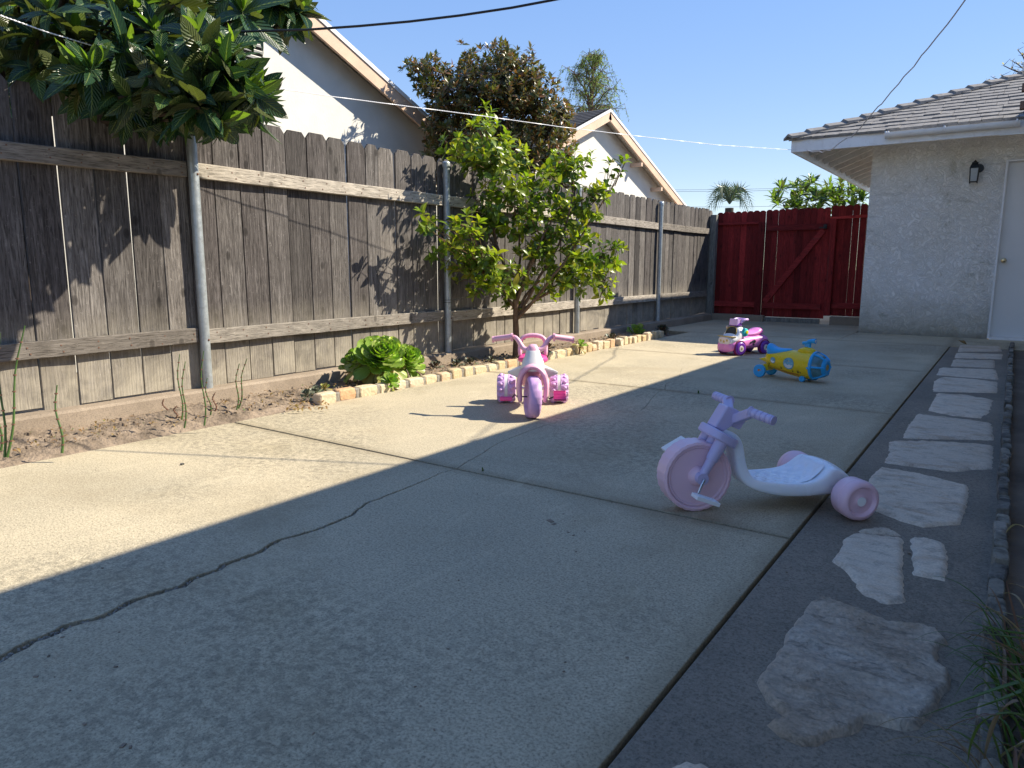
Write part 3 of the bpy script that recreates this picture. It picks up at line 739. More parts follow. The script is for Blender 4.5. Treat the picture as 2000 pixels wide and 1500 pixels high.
# eaves
EY, EX, EZ, PT = 9.72, -2.47, 2.44, .39
b = MB(); b.box(P((EX+2.6)/2+.0, EY+.01, EZ-.085), (2.6-EX, .03, .14)); obj('fascia', b, M['whitepaint'], gar, bevel=.002)
b = MB(); b.box(P(EX+.015, (EY+16)/2+.012, EZ-.085), (.03, 16-EY-.03, .14)); obj('fascia', b, M['whitepaint'], gar, bevel=.002)
# roof deck (underside boards) : two slopes
b = MB()
def rz(x, y): return EZ-.012+PT*min(y-EY, x-EX)
top = 2.6
b.add([P(EX, EY, EZ-.012), P(3, EY, EZ-.012), P(3, EY+3.2, EZ-.012+PT*3.2), P(EX+3.2, EY+3.2, EZ-.012+PT*3.2)], [(0, 1, 2, 3)])
b.add([P(EX, EY, EZ-.012), P(EX+3.2, EY+3.2, EZ-.012+PT*3.2), P(EX+3.2, 16, EZ-.012+PT*3.2), P(EX, 16, EZ-.012)], [(0, 1, 2, 3)])
o = obj('roof', b, M['soffit'], gar)
sm = o.modifiers.new('s', 'SOLIDIFY'); sm.thickness = .02; sm.offset = 0
for k in range(13):
    yy = EY+.42+k*.42
    b = MB(); b.bar(P(EX+.035, yy, EZ-.075+.01), P(min(-1.62, EX+.30+k*.42), yy, EZ-.075+.01+PT*(min(-1.62, EX+.30+k*.42)-EX-.035)), .04, .10); obj('rafter', b, M['soffit'], gar, bevel=.002)
for k in range(9):
    xx = EX+.5+k*.55
    b = MB(); b.bar(P(xx, EY+.03, EZ-.07), P(xx, min(10.33, EY+.5+k*.55-.12), EZ-.07+PT*(min(10.33, EY+.5+k*.55-.12)-EY-.03)), .04, .09, up=Vector((1, 0, 0)).cross(Vector((0, 1, 0)))); obj('rafter', b, M['soffit'], gar, bevel=.002)
# shakes on the front slope
nrm = Vector((0, -PT, 1)).normalized(); ud = Vector((0, 1, PT)).normalized()
rnd = random.Random(77); cnt = 0
roofpart = [q for q in gar.children if q.name.startswith('roof')][0]
exp = .178
for c_ in range(15):
    yy = EY-.03+c_*exp; x = EX-.03+max(0, (c_*exp))
    while x < 1.6:
        w_ = rnd.choice([.11, .14, .17, .2, .24]); L = .26; lift = .027+rnd.uniform(-.004, .006)
        b = MB()
        j = rnd.uniform(-.012, .012)
        y0_ = yy+j
        a0 = Vector((x+.002, y0_, EZ+PT*(y0_-EY))); a1 = Vector((x+w_-.002, y0_, EZ+PT*(y0_-EY)+rnd.uniform(-.003, .003)))
        up = nrm*lift; e0 = a0+ud*L; e1 = a1+ud*L
        vs = [a0+nrm*(lift-.02), a1+nrm*(lift-.02), e1+nrm*.002, e0+nrm*.002, a0+up, a1+up, e1+nrm*.012, e0+nrm*.012]
        if c_ == 0: vs[0] = a0-nrm*.006; vs[1] = a1-nrm*.006
        b.add([v-gl for v in vs], [(0, 3, 2, 1), (4, 5, 6, 7), (0, 1, 5, 4), (1, 2, 6, 5), (2, 3, 7, 6), (3, 0, 4, 7)])
        obj('shingle', b, M['shake'], gar)
        x += w_
hd = Vector((1, 1, PT)).normalized()
for k in range(19):
    s0 = Vector((EX-.04, EY-.04, EZ+.015))+Vector((1, 1, PT))*(.178*k)
    e0 = s0+Vector((1, 1, PT))*.235
    l1 = Vector((-.07, .07, -.028)); r1 = Vector((.07, -.07, -.028)); u = Vector((0, 0, .045))
    b = MB()
    vs = [s0+l1+u*.9, s0+u*1.25, s0+r1+u*.9, e0+l1+u*.1, e0+u*.35, e0+r1+u*.1]
    vs += [v-Vector((0, 0, .03)) for v in vs[:3]]+[v-Vector((0, 0, .01)) for v in vs[3:6]]
    b.add([v-gl for v in vs], [(0, 1, 4, 3), (1, 2, 5, 4), (6, 9, 10, 7), (7, 10, 11, 8), (0, 6, 7, 1), (1, 7, 8, 2), (3, 4, 10, 9), (4, 5, 11, 10), (0, 3, 9, 6), (2, 8, 11, 5)])
    obj('hip_shingle', b, M['shake'], gar)
# gutter
b = MB(); ga, gb = -1.40, -.10; rings = []
for xx in (ga, gb):
    rg_ = []
    for k in range(13):
        a = PI+PI*k/12; rg_.append(P(xx, EY-.058+.052*math.cos(a), EZ-.035+.058*math.sin(a)))
    for k in range(13):
        a = 2*PI-PI*k/12; rg_.append(P(xx, EY-.058+.047*math.cos(a), EZ-.035+.053*math.sin(a)))
    rings.append(rg_)
b.rings(rings, True); gu = obj('gutter', b, M['whitepaint'], gar, smooth=True)
for xx in (ga+.01, ga+.035, -.80, gb-.03):
    b = MB(); rings = []
    for dx in (-.008, .008):
        rings.append([P(xx+dx, EY-.058+.058*math.cos(PI+PI*k/12), EZ-.033+.064*math.sin(PI+PI*k/12)) for k in range(13)]+[P(xx+dx, EY-.006, EZ-.02), P(xx+dx, EY-.11, EZ-.02)])
    b.rings(rings, True); obj('gutter_bracket', b, M['whitepaint'], gu)
b = MB(); b.bar(P(-1.36, EY-.05, EZ-.13), P(-1.36, EY-.05, EZ-.09), .012, .012); b.bar(P(-.80, EY-.05, EZ-.14), P(-.80, EY-.05, EZ-.09), .012, .012); obj('gutter_clip', b, M['drystem'], gu)
# lantern
ln = thing('wall_lantern', 'small black lantern with frosted glass fixed to the stucco wall beside the door', 'lantern', (-.50, 10.33, 1.95))
b = MB(); b.lathe([(-.02, .05), (0, .05)], axis='y', n=16, c=(.04, 0, .06)); b.tube([(.04, -.01, .06), (.03, -.06, .09), (0, -.09, .10)], .008, 6); obj('bracket', b, M['blackmetal'], ln)
b = MB(); b.rings([[(sx*s, -.09+sy*s, z) for sx, sy in ((-1, -1), (1, -1), (1, 1), (-1, 1))] for z, s in ((.055, .05), (.085, .042), (.115, .028), (.118, .035), (.125, .02), (.15, .004))], True)
b.rings([[(sx*s, -.09+sy*s, z) for sx, sy in ((-1, -1), (1, -1), (1, 1), (-1, 1))] for z, s in ((-.105, .036), (-.095, .038))], True)
for sx in (-1, 1):
    for sy in (-1, 1): b.bar((sx*.036, -.09+sy*.036, -.115), (sx*.044, -.09+sy*.044, .06), .008, .008)
obj('lantern_cage', b, M['blackmetal'], ln)
b = MB(); b.rings([[(sx*s, -.09+sy*s, z) for sx, sy in ((-1, -1), (1, -1), (1, 1), (-1, 1))] for z, s in ((-.094, .032), (.054, .040))], True); obj('lantern_glass', b, M['frost'], ln)

# ------------------------------------------------------------------ main house (beside and above the camera, right)
mh = thing('main_house', 'house wall and eave along the right side of the yard', 'house', (.75, 3, 0))
def H_(*p): return Vector(p)-mh.location
b = MB(); b.box(H_(.93, 4.5, 1.2), (.15, 10.0, 2.5)); obj('wall', b, M['stucco'], mh)
MEX, MEZ = .07, 2.73
b = MB()
b.add([H_(MEX, -1.0, MEZ-.02), H_(MEX, 13.0, MEZ-.02), H_(3.6, 13.0, MEZ-.02+1.35), H_(3.6, -1.0, MEZ-.02+1.35)], [(0, 1, 2, 3)])  # unseen roof; ends set to shade the slabs and admit skylight behind camera
o = obj('roof', b, M['shake'], mh); sm = o.modifiers.new('s', 'SOLIDIFY'); sm.thickness = .04; sm.offset = 0
b = MB(); b.box(H_(MEX+.015, 4.3, MEZ-.09), (.03, 10.6, .14)); obj('fascia', b, M['whitepaint'], mh)
for k in range(16):
    yy = -.8+k*.65; b = MB(); b.bar(H_(MEX+.03, yy, MEZ-.08), H_(.86, yy, MEZ-.08+.3), .04, .09); obj('rafter', b, M['soffit'], mh)
ch = thing('brick_pier', 'brown brick pier with white cap at the right end of the garage gutter', 'brick pier', (-.0, 9.35, 2.37))
rnd = random.Random(9)
for r_ in range(5):
    for k in range(3):
        b = MB(); b.box((-.02+.1+k*.205-(.1 if r_ % 2 else 0), 0, .045+r_*.088), (.195, .1, .078)); obj('brick', b, M['brick'], ch, bevel=.004, seg=1)
b = MB(); b.box((.2, .03, .21), (.48, .08, .43)); obj('mortar_core', b, M['mortar'], ch)
b = MB(); b.box((.17, .0, .50), (.6, .16, .09)); obj('cap', b, M['whitepaint'], ch, bevel=.004)

# ------------------------------------------------------------------ neighbour houses
def gable_house(label, ya, za, pitchL, pitchR, yl, yr, wallX=-6.42, over=.22, vent=None, depth=7.0, lookouts=()):
    h = thing('neighbour_house', label, 'house', (wallX, ya, 0))
    L = lambda *p: Vector(p)-h.location
    zl = za-(ya-yl)*pitchL; zr = za-(yr-ya)*pitchR
    b = MB(); poly = [(yl+.25, -.04), (yr-.25, -.04), (yr-.25, zr+.25*pitchR-.03), (ya, za-.06), (yl+.25, zl+.25*pitchL-.03)]
    b.ext(poly, lambda u, v: L(wallX, u, v), lambda u, v: L(wallX-depth+.5, u, v)); obj('wall', b, M['wallwhite'], h)
    for sy, yy, zz, pt in ((-1, yl, zl, pitchL), (1, yr, zr, pitchR)):
        # roof slope, fascia, drip edge
        xo = wallX+over
        b = MB(); d = Vector((0, yy-ya, zz-za)).normalized(); n3 = Vector((0, -d.z*(-1 if sy < 0 else 1), abs(d.y))).normalized()
        n3 = Vector((1, 0, 0)).cross(d)*(1 if sy > 0 else -1); n3 = n3 if n3.z > 0 else -n3
        A = Vector((xo, ya, za)); B = Vector((xo, yy, zz)); back = Vector((-depth, 0, 0))
        b.add([A-h.location+Vector((.0, 0, 0)), B-h.location, B+back-h.location, A+back-h.location, A+n3*.03-h.location, B+n3*.03-h.location, B+back+n3*.03-h.location, A+back+n3*.03-h.location],
              [(0, 1, 2, 3), (7, 6, 5, 4), (0, 4, 5, 1), (1, 5, 6, 2), (2, 6, 7, 3), (3, 7, 4, 0)])
        rf_ = obj('roof', b, M['asphalt_shingle'], h)
        # visible shingle courses
        s_ = MB(); nC = int((B-A).length/.14)
        for c in range(nC):
            p0 = A+d*(.14*c)+n3*(.034+.012); p1 = A+d*(.14*(c+1))+n3*(.034+.02)
            for q in range(8):
                xx = xo-.02-q*.62; s_.add([v-h.location for v in (p0+Vector((xx-xo, 0, 0)), p1+Vector((xx-xo, 0, 0)), p1+Vector((xx-xo-.6, 0, 0)), p0+Vector((xx-xo-.6, 0, 0)), p1+Vector((xx-xo, 0, 0))-n3*.02, p1+Vector((xx-xo-.6, 0, 0))-n3*.02)], [(0, 1, 2, 3), (1, 4, 5, 2)])
        so = obj('shingle_courses', s_, M['asphalt_shingle'], rf_); so['kind'] = 'stuff'
        def board(name, off0, off1, t0, t1, mat):
            b = MB(); q = [A-n3*off0, B-n3*off0, B-n3*off1, A-n3*off1]
            b.add([v+Vector((t0, 0, 0))-h.location for v in q]+[v+Vector((t1, 0, 0))-h.location for v in q], [(0, 1, 2, 3), (7, 6, 5, 4), (0, 4, 5, 1), (1, 5, 6, 2), (2, 6, 7, 3), (3, 7, 4, 0)])
            return obj(name, b, M[mat], h)
        board('fascia', .008, .155, -.03, .004, 'peach')
        board('drip_edge', -.034, .012, .006, .016, 'whitepaint')
        board('eave_soffit', .012, .022, -.27, -.032, 'soffit')
    for (yy, zz) in lookouts:
        b = MB(); b.box(L(wallX+.12, yy, zz), (.24, .07, .07)); obj('lookout', b, M['peach'], h)
    if vent:
        b = MB(); y0_, y1_, z0_, z1_ = vent
        for yy in (y0_, y1_): b.box(L(wallX+.012, yy, (z0_+z1_)/2), (.03, .02, z1_-z0_))
        vf = obj('vent', b, M['wallwhite'], h)
        b = MB(); b.box(L(wallX+.004, (y0_+y1_)/2, (z0_+z1_)/2), (.006, y1_-y0_, z1_-z0_)); obj('vent_shade_plate', b, M['darkline'], vf)  # flat dark plate; shade behind the slats is put in its colour
        n_ = int((z1_-z0_)/.055)
        for k in range(n_):
            zc = z0_+(k+.5)*(z1_-z0_)/n_; b = MB(); b.box(L(wallX+.022, (y0_+y1_)/2, zc), (.03, y1_-y0_-.02, .022), Matrix.Rotation(.5, 3, 'Y')); obj('slat', b, M['wallwhite'], vf)
    return h
gable_house('white stucco gabled neighbour house with louvred vent behind the near half of the fence', 4.66, 3.69, .40, .425, 1.0, 8.3, vent=(4.52, 4.80, 2.52, 3.05))
gable_house('farther white gabled neighbour house past the bronze tree', 11.95, 3.60, .42, .375, 8.7, 15.9, lookouts=[(13.3, 2.83), (14.3, 2.45), (15.1, 2.15)])

# ------------------------------------------------------------------ foliage tools
def leaf_mesh(name, L, W, mats, nseg=4, fold=.25, curl=.2, widest=.45, tipp=1.0, thick=0, wave=0):
    vs = []; uv = []; fs = []
    for i in range(nseg+1):
        t_ = i/nseg
        w_ = W/2*(math.sin(PI*min(1, t_**(math.log(.5)/math.log(widest))))**.8 if 0 < t_ < 1 else 0)
        z = -curl*L*t_*t_; y_ = L*t_*(1-.25*curl*t_)
        zz = z+fold*w_+wave*W*math.sin(i*2.4)
        vs += [(-w_, y_, zz), (0, y_, z), (w_, y_, z+fold*w_-wave*W*math.sin(i*1.9))]; uv += [(0, t_), (.5, t_), (1, t_)]
    for i in range(nseg):
        a = i*3
        fs += [(a, a+1, a+4, a+3), (a+1, a+2, a+5, a+4)]
    me = bpy.data.meshes.new(name); me.from_pydata(vs, [], fs)
    ul = me.uv_layers.new(name='UVMap')
    for li, lp in enumerate(me.loops): ul.data[li].uv = uv[lp.vertex_index]
    me.shade_smooth(); me.materials.append(mats)
    return me
def spoon_mesh(name, L, W, mat, th=.08, curl=-.25):
    # thick spatulate succulent leaf with a short point
    prof = [(0, .32), (.25, .42), (.5, .72), (.72, .98), (.86, 1.0), (.95, .78), (1.0, .12)]
    vs = []; uv = []; fs = []
    for (t_, k) in prof:
        w_ = W/2*k; z = -curl*L*t_*t_; y_ = L*t_; tk = L*th*(1-.6*t_)
        ring = [(-w_, y_, z+.22*w_), (-w_*.55, y_, z+.05*w_), (0, y_, z), (w_*.55, y_, z+.05*w_), (w_, y_, z+.22*w_), (0, y_, z-tk)]
        vs += ring; uv += [(0, t_), (.25, t_), (.5, t_), (.75, t_), (1, t_), (.5, t_)]
    n_ = 6
    for i in range(len(prof)-1):
        for k in range(n_): fs.append((i*n_+k, i*n_+(k+1) % n_, (i+1)*n_+(k+1) % n_, (i+1)*n_+k))
    fs.append(tuple(range(n_))); 
    me = bpy.data.meshes.new(name); me.from_pydata(vs, [], fs)
    bm = bmesh.new(); bm.from_mesh(me); bmesh.ops.recalc_face_normals(bm, faces=bm.faces); bm.to_mesh(me); bm.free()
    ul = me.uv_layers.new(name='UVMap')
    for lp in me.loops: ul.data[lp.index].uv = uv[lp.vertex_index]
    me.shade_smooth(); me.materials.append(mat); return me
def frame_mat(pos, ydir, zhint, s=1.0, roll=0):
    y_ = Vector(ydir).normalized(); x_ = y_.cross(Vector(zhint))
    if x_.length < 1e-4: x_ = y_.orthogonal()
    x_.normalize(); z_ = x_.cross(y_)
    m_ = Matrix((x_, y_, z_)).transposed()
    if roll: m_ = m_ @ Matrix.Rotation(roll, 3, 'Y')
    return Matrix.Translation(pos) @ (m_*s).to_4x4()
def place_leaves(root, items, limit=300, name='leaf', rest='foliage'):
    # items: (mesh, world matrix). nearest ones become parts of their own, the rest one joined part
    inv = Matrix.Translation(-root.location)
    items = sorted(items, key=lambda it: (it[1].translation-CP).length)
    for me, T in items[:limit]:
        o = bpy.data.objects.new(name, me); COL.objects.link(o); o.parent = root; o.matrix_local = inv @ T
    rem = items[limit:]
    if not rem: return
    cache = {}; V = []; F = []; U = []; MI = []; mats = []; off = 0
    for me, T in rem:
        if me not in cache:
            v = np.array([x.co[:] for x in me.vertices]); f = [tuple(p.vertices) for p in me.polygons]
            u = [tuple(me.uv_layers[0].data[i].uv) for i in range(len(me.loops))]
            if me.materials[0] not in mats: mats.append(me.materials[0])
            cache[me] = (v, f, u, mats.index(me.materials[0]))
        v, f, u, mi = cache[me]; T2 = np.array(inv @ T)
        V.append(v @ T2[:3, :3].T+T2[:3, 3]); F += [tuple(i+off for i in q) for q in f]; U += u; MI += [mi]*len(f); off += len(v)
    V = np.concatenate(V); me = bpy.data.meshes.new(rest); me.from_pydata(V.tolist(), [], F)
    ul = me.uv_layers.new(name='UVMap'); ul.data.foreach_set('uv', np.array(U).ravel())
    for m_ in mats: me.materials.append(m_)
    me.polygons.foreach_set('material_index', MI); me.shade_smooth()
    o = bpy.data.objects.new(rest, me); COL.objects.link(o); o.parent = root; o['kind'] = 'stuff'
def rosette(pos, axis, meshes, n, rnd, size=1.0, spread=(25, 80), droop=0):
    axis = Vector(axis).normalized(); a0 = rnd.random()*6.28; out = []
    e1 = axis.orthogonal().normalized(); e2 = axis.cross(e1)
    for k in range(n):
        a = a0+k*2.39996; t_ = (k+.5)/n; el = R(spread[0]+(spread[1]-spread[0])*t_+rnd.uniform(-12, 12))
        rad = e1*math.cos(a)+e2*math.sin(a)
        d = axis*math.cos(el)+rad*math.sin(el)+Vector((0, 0, -droop*t_))
        s = size*rnd.uniform(.7, 1.12)
        out.append((rnd.choice(meshes), frame_mat(Vector(pos)+axis*(.02*size*(1-t_)), d, axis+Vector((rnd.uniform(-.3, .3), rnd.uniform(-.3, .3), rnd.uniform(-.3, .3))), s)))
    return out
def limb(b, a, c, r0, r1, rnd, bend=.12, n=7, sides=7):
    a, c = Vector(a), Vector(c); L = (c-a).length; off = Vector((rnd.uniform(-1, 1), rnd.uniform(-1, 1), rnd.uniform(-.4, .8)))*bend*L
    pts = []; rr = []
    for i in range(n+1):
        t_ = i/n; p = a.lerp(c, t_)+off*math.sin(PI*t_)*.6+Vector((rnd.uniform(-1, 1), rnd.uniform(-1, 1), rnd.uniform(-1, 1)))*.012*L*(0 < i < n)
        pts.append(p); rr.append(r0*(1-t_)+r1*t_)
    b.tube(pts, rr, sides); return pts
def sub(b, root):
    q = MB(); q.v = [tuple(Vector(v)-root.location) for v in b.v]; q.f = b.f; q.mi = b.mi; return q
def blob_tips(blobs, dep0, rnd, thick, shell=.45):
    # blobs: (px, py, rx, ry, n[, depth offset]) laid round the crown; returns (pos, outward dir)
    out = []
    for bl in blobs:
        px, py, rx, ry, n = bl[:5]; dd = bl[5] if len(bl) > 5 else 0
        c = at(px, py, dep0+dd); mx = rx/FPX*dep0; my = ry/FPX*dep0; mz = thick*min(1.0, (mx+my)/(.6))
        for _ in range(n):
            while True:
                q = Vector((rnd.uniform(-1, 1), rnd.uniform(-1, 1), rnd.uniform(-1, 1)))
                if shell < q.length < 1: break
            p = c+CR*(q.x*mx)+Vector((0, 0, 1))*(q.y*my)+CF*(q.z*mz)
            out.append((p, (CR*q.x+Vector((0, 0, 1))*(q.y+.5)+CF*q.z).normalized(), c))
    return out

# ------------------------------------------------------------------ loquat tree (top left, over the fence)
rnd = random.Random(101)
lq = thing('loquat_tree', 'big dark leaved loquat tree hanging over the near end of the fence', 'tree', (-5.1, 1.9, -.03))
LM = [leaf_mesh('loquat_leaf', .225*k, .078*k*w2, M['loquat'], 7, f, c) for k, w2, f, c in ((1, 1, .22, .25), (.9, 1.1, .15, .35), (1.1, .95, .3, .15), (.8, 1, .2, .5))]
LN = [leaf_mesh('young_loquat_leaf', .18*k, .062*k, M['loquat_new'], 6, f, c) for k, f, c in ((1, .35, .1), (.85, .3, .2))]
items = []; bt = MB(); hub = Vector((-5.0, 2.0, 1.75))
front = [(70, 60, 90, 70, 9), (190, 40, 90, 60, 9), (300, 60, 110, 70, 12), (420, 50, 90, 70, 10), (530, 30, 60, 45, 8), (250, 150, 120, 60, 12), (380, 140, 110, 60, 12), (120, 120, 110, 40, 9), (430, 200, 75, 38, 10), (470, 180, 45, 45, 8), (350, 205, 70, 30, 8), (30, 20, 60, 50, 6), (560, 45, 35, 25, 6), (10, 195, 14, 18, 1), (60, 95, 80, 35, 8), (500, 10, 60, 25, 8), (445, 110, 40, 50, 8), (285, 198, 55, 25, 7), (215, 175, 60, 25, 5)]
for (px, py, rx, ry, n) in front:
    for k in range(n):
        a = rnd.random()*6.28; q = math.sqrt(rnd.random()); x = px+rx*q*math.cos(a); y = py+ry*q*math.sin(a)
        dep = rnd.uniform(3.35, 4.15) if y > 90 else rnd.uniform(3.4, 4.6)
        if x > 500: dep = rnd.uniform(3.9, 4.5)
        if 455 < x < 570 and 52 < y < 150: continue
        p = at(x, y, dep)
        low = (y > 110)
        ax = Vector((rnd.uniform(-.4, .7), rnd.uniform(-.6, .3), rnd.uniform(.1, 1.0) if not low else rnd.uniform(-.5, .5)))
        items += rosette(p, ax, LM, rnd.randint(8, 12), rnd, rnd.uniform(.85, 1.1), (35, 100), droop=.55 if low else .3)
        if rnd.random() < (.85 if py < 100 else .4): items += rosette(p+ax.normalized()*.02, ax+Vector((0, 0, .5)), LN, rnd.randint(3, 5), rnd, rnd.uniform(.7, 1.1), (8, 40))
        if rnd.random() < .6: limb(bt, hub+(p-hub)*.45+Vector((0, 0, -.05)), p, .012, .006, rnd, .08, 5, 6)
for k in range(110):      # depth of the crown behind the visible face
    x = rnd.uniform(-150, 545); y = rnd.uniform(-150, 150) if x > 330 else rnd.uniform(-150, 175)
    if x > 440 and y > 50: continue
    p = at(x, y, rnd.uniform(4.4, 5.3))
    items += rosette(p, (rnd.uniform(-.5, .5), rnd.uniform(-.6, .2), rnd.uniform(.2, 1)), LM, 11, rnd, 1.05, (30, 105), droop=.4)
place_leaves(lq, items)
tk = MB(); tk.tube([(-5.1, 1.9, -.05), (-5.12, 1.92, .5), (-5.05, 1.95, 1.1), hub], [.09, .075, .07, .06], 12)
obj('trunk', sub(tk, lq), M['darkbark'], lq, smooth=True)
for k, c_ in enumerate([(-4.0, 1.9, 2.3), (-3.75, 2.6, 2.2), (-4.2, 3.2, 2.5), (-3.9, 1.3, 2.4), (-4.3, 2.4, 2.9), (-4.6, 1.2, 3.0)]):
    b = MB(); limb(b, hub, c_, .045, .015, rnd, .1, 8, 9); obj('limb', sub(b, lq), M['darkbark'], lq, smooth=True)
o = obj('twigs', sub(bt, lq), M['darkbark'], lq, smooth=True); o['kind'] = 'stuff'

# ------------------------------------------------------------------ guava / lemon shrub tree in the bed
rnd = random.Random(55)
base = Vector((-3.70, 5.37, .03)); DT = (base-CP).dot(CF)
gt = thing('small_fruit_tree', 'bright yellow green bushy fruit tree growing from the bed before the fence', 'tree', base)
CM = [leaf_mesh('fruit_tree_leaf', .098*k, .047*k*w2, M['citrus'], 4, f, c, widest=.5) for k, w2, f, c in ((1, 1, .3, .2), (.85, 1.1, .4, .1), (1.1, .95, .25, .35), (.7, 1, .35, .25))]
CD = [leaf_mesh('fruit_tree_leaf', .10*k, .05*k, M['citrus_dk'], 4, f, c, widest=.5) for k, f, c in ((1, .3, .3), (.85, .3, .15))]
blobs = [(905, 268, 38, 42, 15), (950, 300, 60, 55, 30), (975, 345, 70, 55, 36), (1010, 300, 30, 30, 8), (1050, 330, 50, 45, 18), (1120, 330, 38, 40, 13),
         (1000, 410, 90, 55, 46), (1090, 395, 75, 60, 42), (1150, 390, 32, 40, 12), (895, 450, 52, 32, 22), (880, 470, 42, 35, 14), (920, 500, 55, 40, 22), (1060, 460, 85, 50, 42), (1140, 450, 35, 45, 12),
         (960, 540, 65, 45, 28), (1040, 520, 70, 45, 26), (1040, 570, 60, 28, 18), (1120, 520, 60, 45, 26), (1170, 500, 45, 35, 20), (1160, 560, 38, 32, 14), (1110, 560, 45, 22, 10), (940, 575, 40, 18, 7), (1210, 478, 18, 12, 4), (838, 430, 16, 14, 4), (1185, 578, 16, 12, 3), (1000, 610, 16, 12, 3)]
blobs = [(a, b, c, d, int(n*(1.05 if b < 440 else .82))+1, min(0.0, -3.78/ray(a, b).x-DT)) for a, b, c, d, n in blobs]
tips = blob_tips(blobs, DT, rnd, .42, .2)
for (x, y) in ((1190, 320), (1182, 340), (1196, 352), (1185, 368), (1212, 322), (1178, 385), (1165, 392), (1222, 316), (880, 222), (892, 232), (1155, 300), (1150, 318)):
    p = at(x, y, DT); tips.append((p, Vector((.3, 0, 1)), p-Vector((0, 0, .1))))
items = []; tw = MB()
forks = {}
for k, (px, py) in enumerate([(950, 330), (1010, 400), (1090, 400), (900, 460), (1060, 470), (960, 540), (1120, 520), (1170, 500), (1120, 340), (1180, 390)]):
    forks[k] = at(px, py, DT+rnd.uniform(-.15, .15))
for k_ in forks:
    if forks[k_].x < -4.0: forks[k_].x = -4.0
crotch = base+Vector((.0, 0, .52))
for p, d, c in tips:
    if p.x < -4.02: p.x = -4.02+rnd.uniform(0, .06)
    dark = (d.dot(SUNV) < -.1) and rnd.random() < .6  # tips turned from the sun mostly take the shade-coloured leaves
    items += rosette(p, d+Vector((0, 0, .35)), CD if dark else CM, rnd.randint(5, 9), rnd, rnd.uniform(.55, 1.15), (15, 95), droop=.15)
    src = min(forks.values(), key=lambda q: (q-p).length); pts = limb(tw, src.lerp(c, .5) if (src-c).length < .6 else src, p, .0045, .002, rnd, .1, 4, 5)
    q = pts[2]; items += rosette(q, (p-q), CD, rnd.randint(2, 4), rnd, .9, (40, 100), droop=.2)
place_leaves(gt, items)
b = MB(); b.tube([base+Vector((0, 0, -.05)), base+Vector((.005, 0, .15)), base+Vector((-.005, .0, .33)), crotch], [.036, .03, .027, .024], 12); obj('trunk', sub(b, gt), M['bark'], gt, smooth=True)
for k in forks:
    b = MB(); limb(b, crotch+Vector((0, 0, -.02*k)), forks[k], .016, .006, rnd, .16, 8, 8); obj('limb', sub(b, gt), M['bark'], gt, smooth=True)
b = MB(); limb(b, forks[9], at(1196, 330, DT), .006, .002, rnd, .05); limb(b, forks[9], at(1220, 318, DT), .006, .002, rnd, .05); obj('limb', sub(b, gt), M['bark'], gt)
o = obj('twigs', sub(tw, gt), M['bark'], gt); o['kind'] = 'stuff'

# ------------------------------------------------------------------ bronze tree behind
rnd = random.Random(66)
bz = thing('bronze_tree', 'dense rounded tree with bronze and dark green leaves between the two neighbour houses', 'tree', (-5.25, 6.9, -.03))
BM = [leaf_mesh('small_leaf', .085*k, .038*k, M['bronze'], 2, .3, .2) for k in (1, .8, 1.15)]
DB = 8.6
blobs = [(975, 160, 75, 50, 150), (910, 140, 22, 42, 34), (850, 155, 45, 22, 44), (815, 145, 28, 16, 18), (885, 200, 60, 45, 100), (1030, 160, 30, 42, 44), (1040, 210, 60, 50, 120), (960, 230, 90, 60, 180), (1075, 265, 48, 50, 100), (870, 240, 35, 35, 46), (850, 262, 22, 20, 16), (1080, 320, 45, 40, 60), (900, 310, 60, 50, 70), (1000, 330, 90, 60, 110), (890, 380, 50, 30, 26), (985, 115, 30, 16, 18), (1100, 240, 16, 25, 16), (870, 320, 40, 35, 34), (860, 350, 45, 30, 24), (950, 300, 70, 50, 60)]
blobs = [(a, b, c, d, int(n*1.3)) for a, b, c, d, n in blobs]
tips = blob_tips(blobs, DB, rnd, .75, .3); items = []; tw = MB()
for p, d, c in tips:
    items += rosette(p, d+Vector((0, 0, .3)), BM, rnd.randint(9, 12), rnd, rnd.uniform(.85, 1.2), (10, 100))
    if rnd.random() < .4: tw.tube([c.lerp(p, .2), c.lerp(p, .6)+Vector((0, 0, .02)), p], [.008, .005, .003], 4)
place_leaves(bz, items, limit=0, rest='crown')
b = MB(); b.tube([(-5.25, 6.9, -.05), (-5.2, 6.9, .8), (-5.25, 6.95, 1.6)], [.09, .08, .06], 10); obj('trunk', sub(b, bz), M['darkbark'], bz, smooth=True)
for bl in blobs[::2]:
    b = MB(); limb(b, (-5.25, 6.95, 1.5), at(bl[0], bl[1], DB), .04, .012, rnd, .1, 6, 6); obj('limb', sub(b, bz), M['darkbark'], bz)
o = obj('twigs', sub(tw, bz), M['darkbark'], bz); o['kind'] = 'stuff'

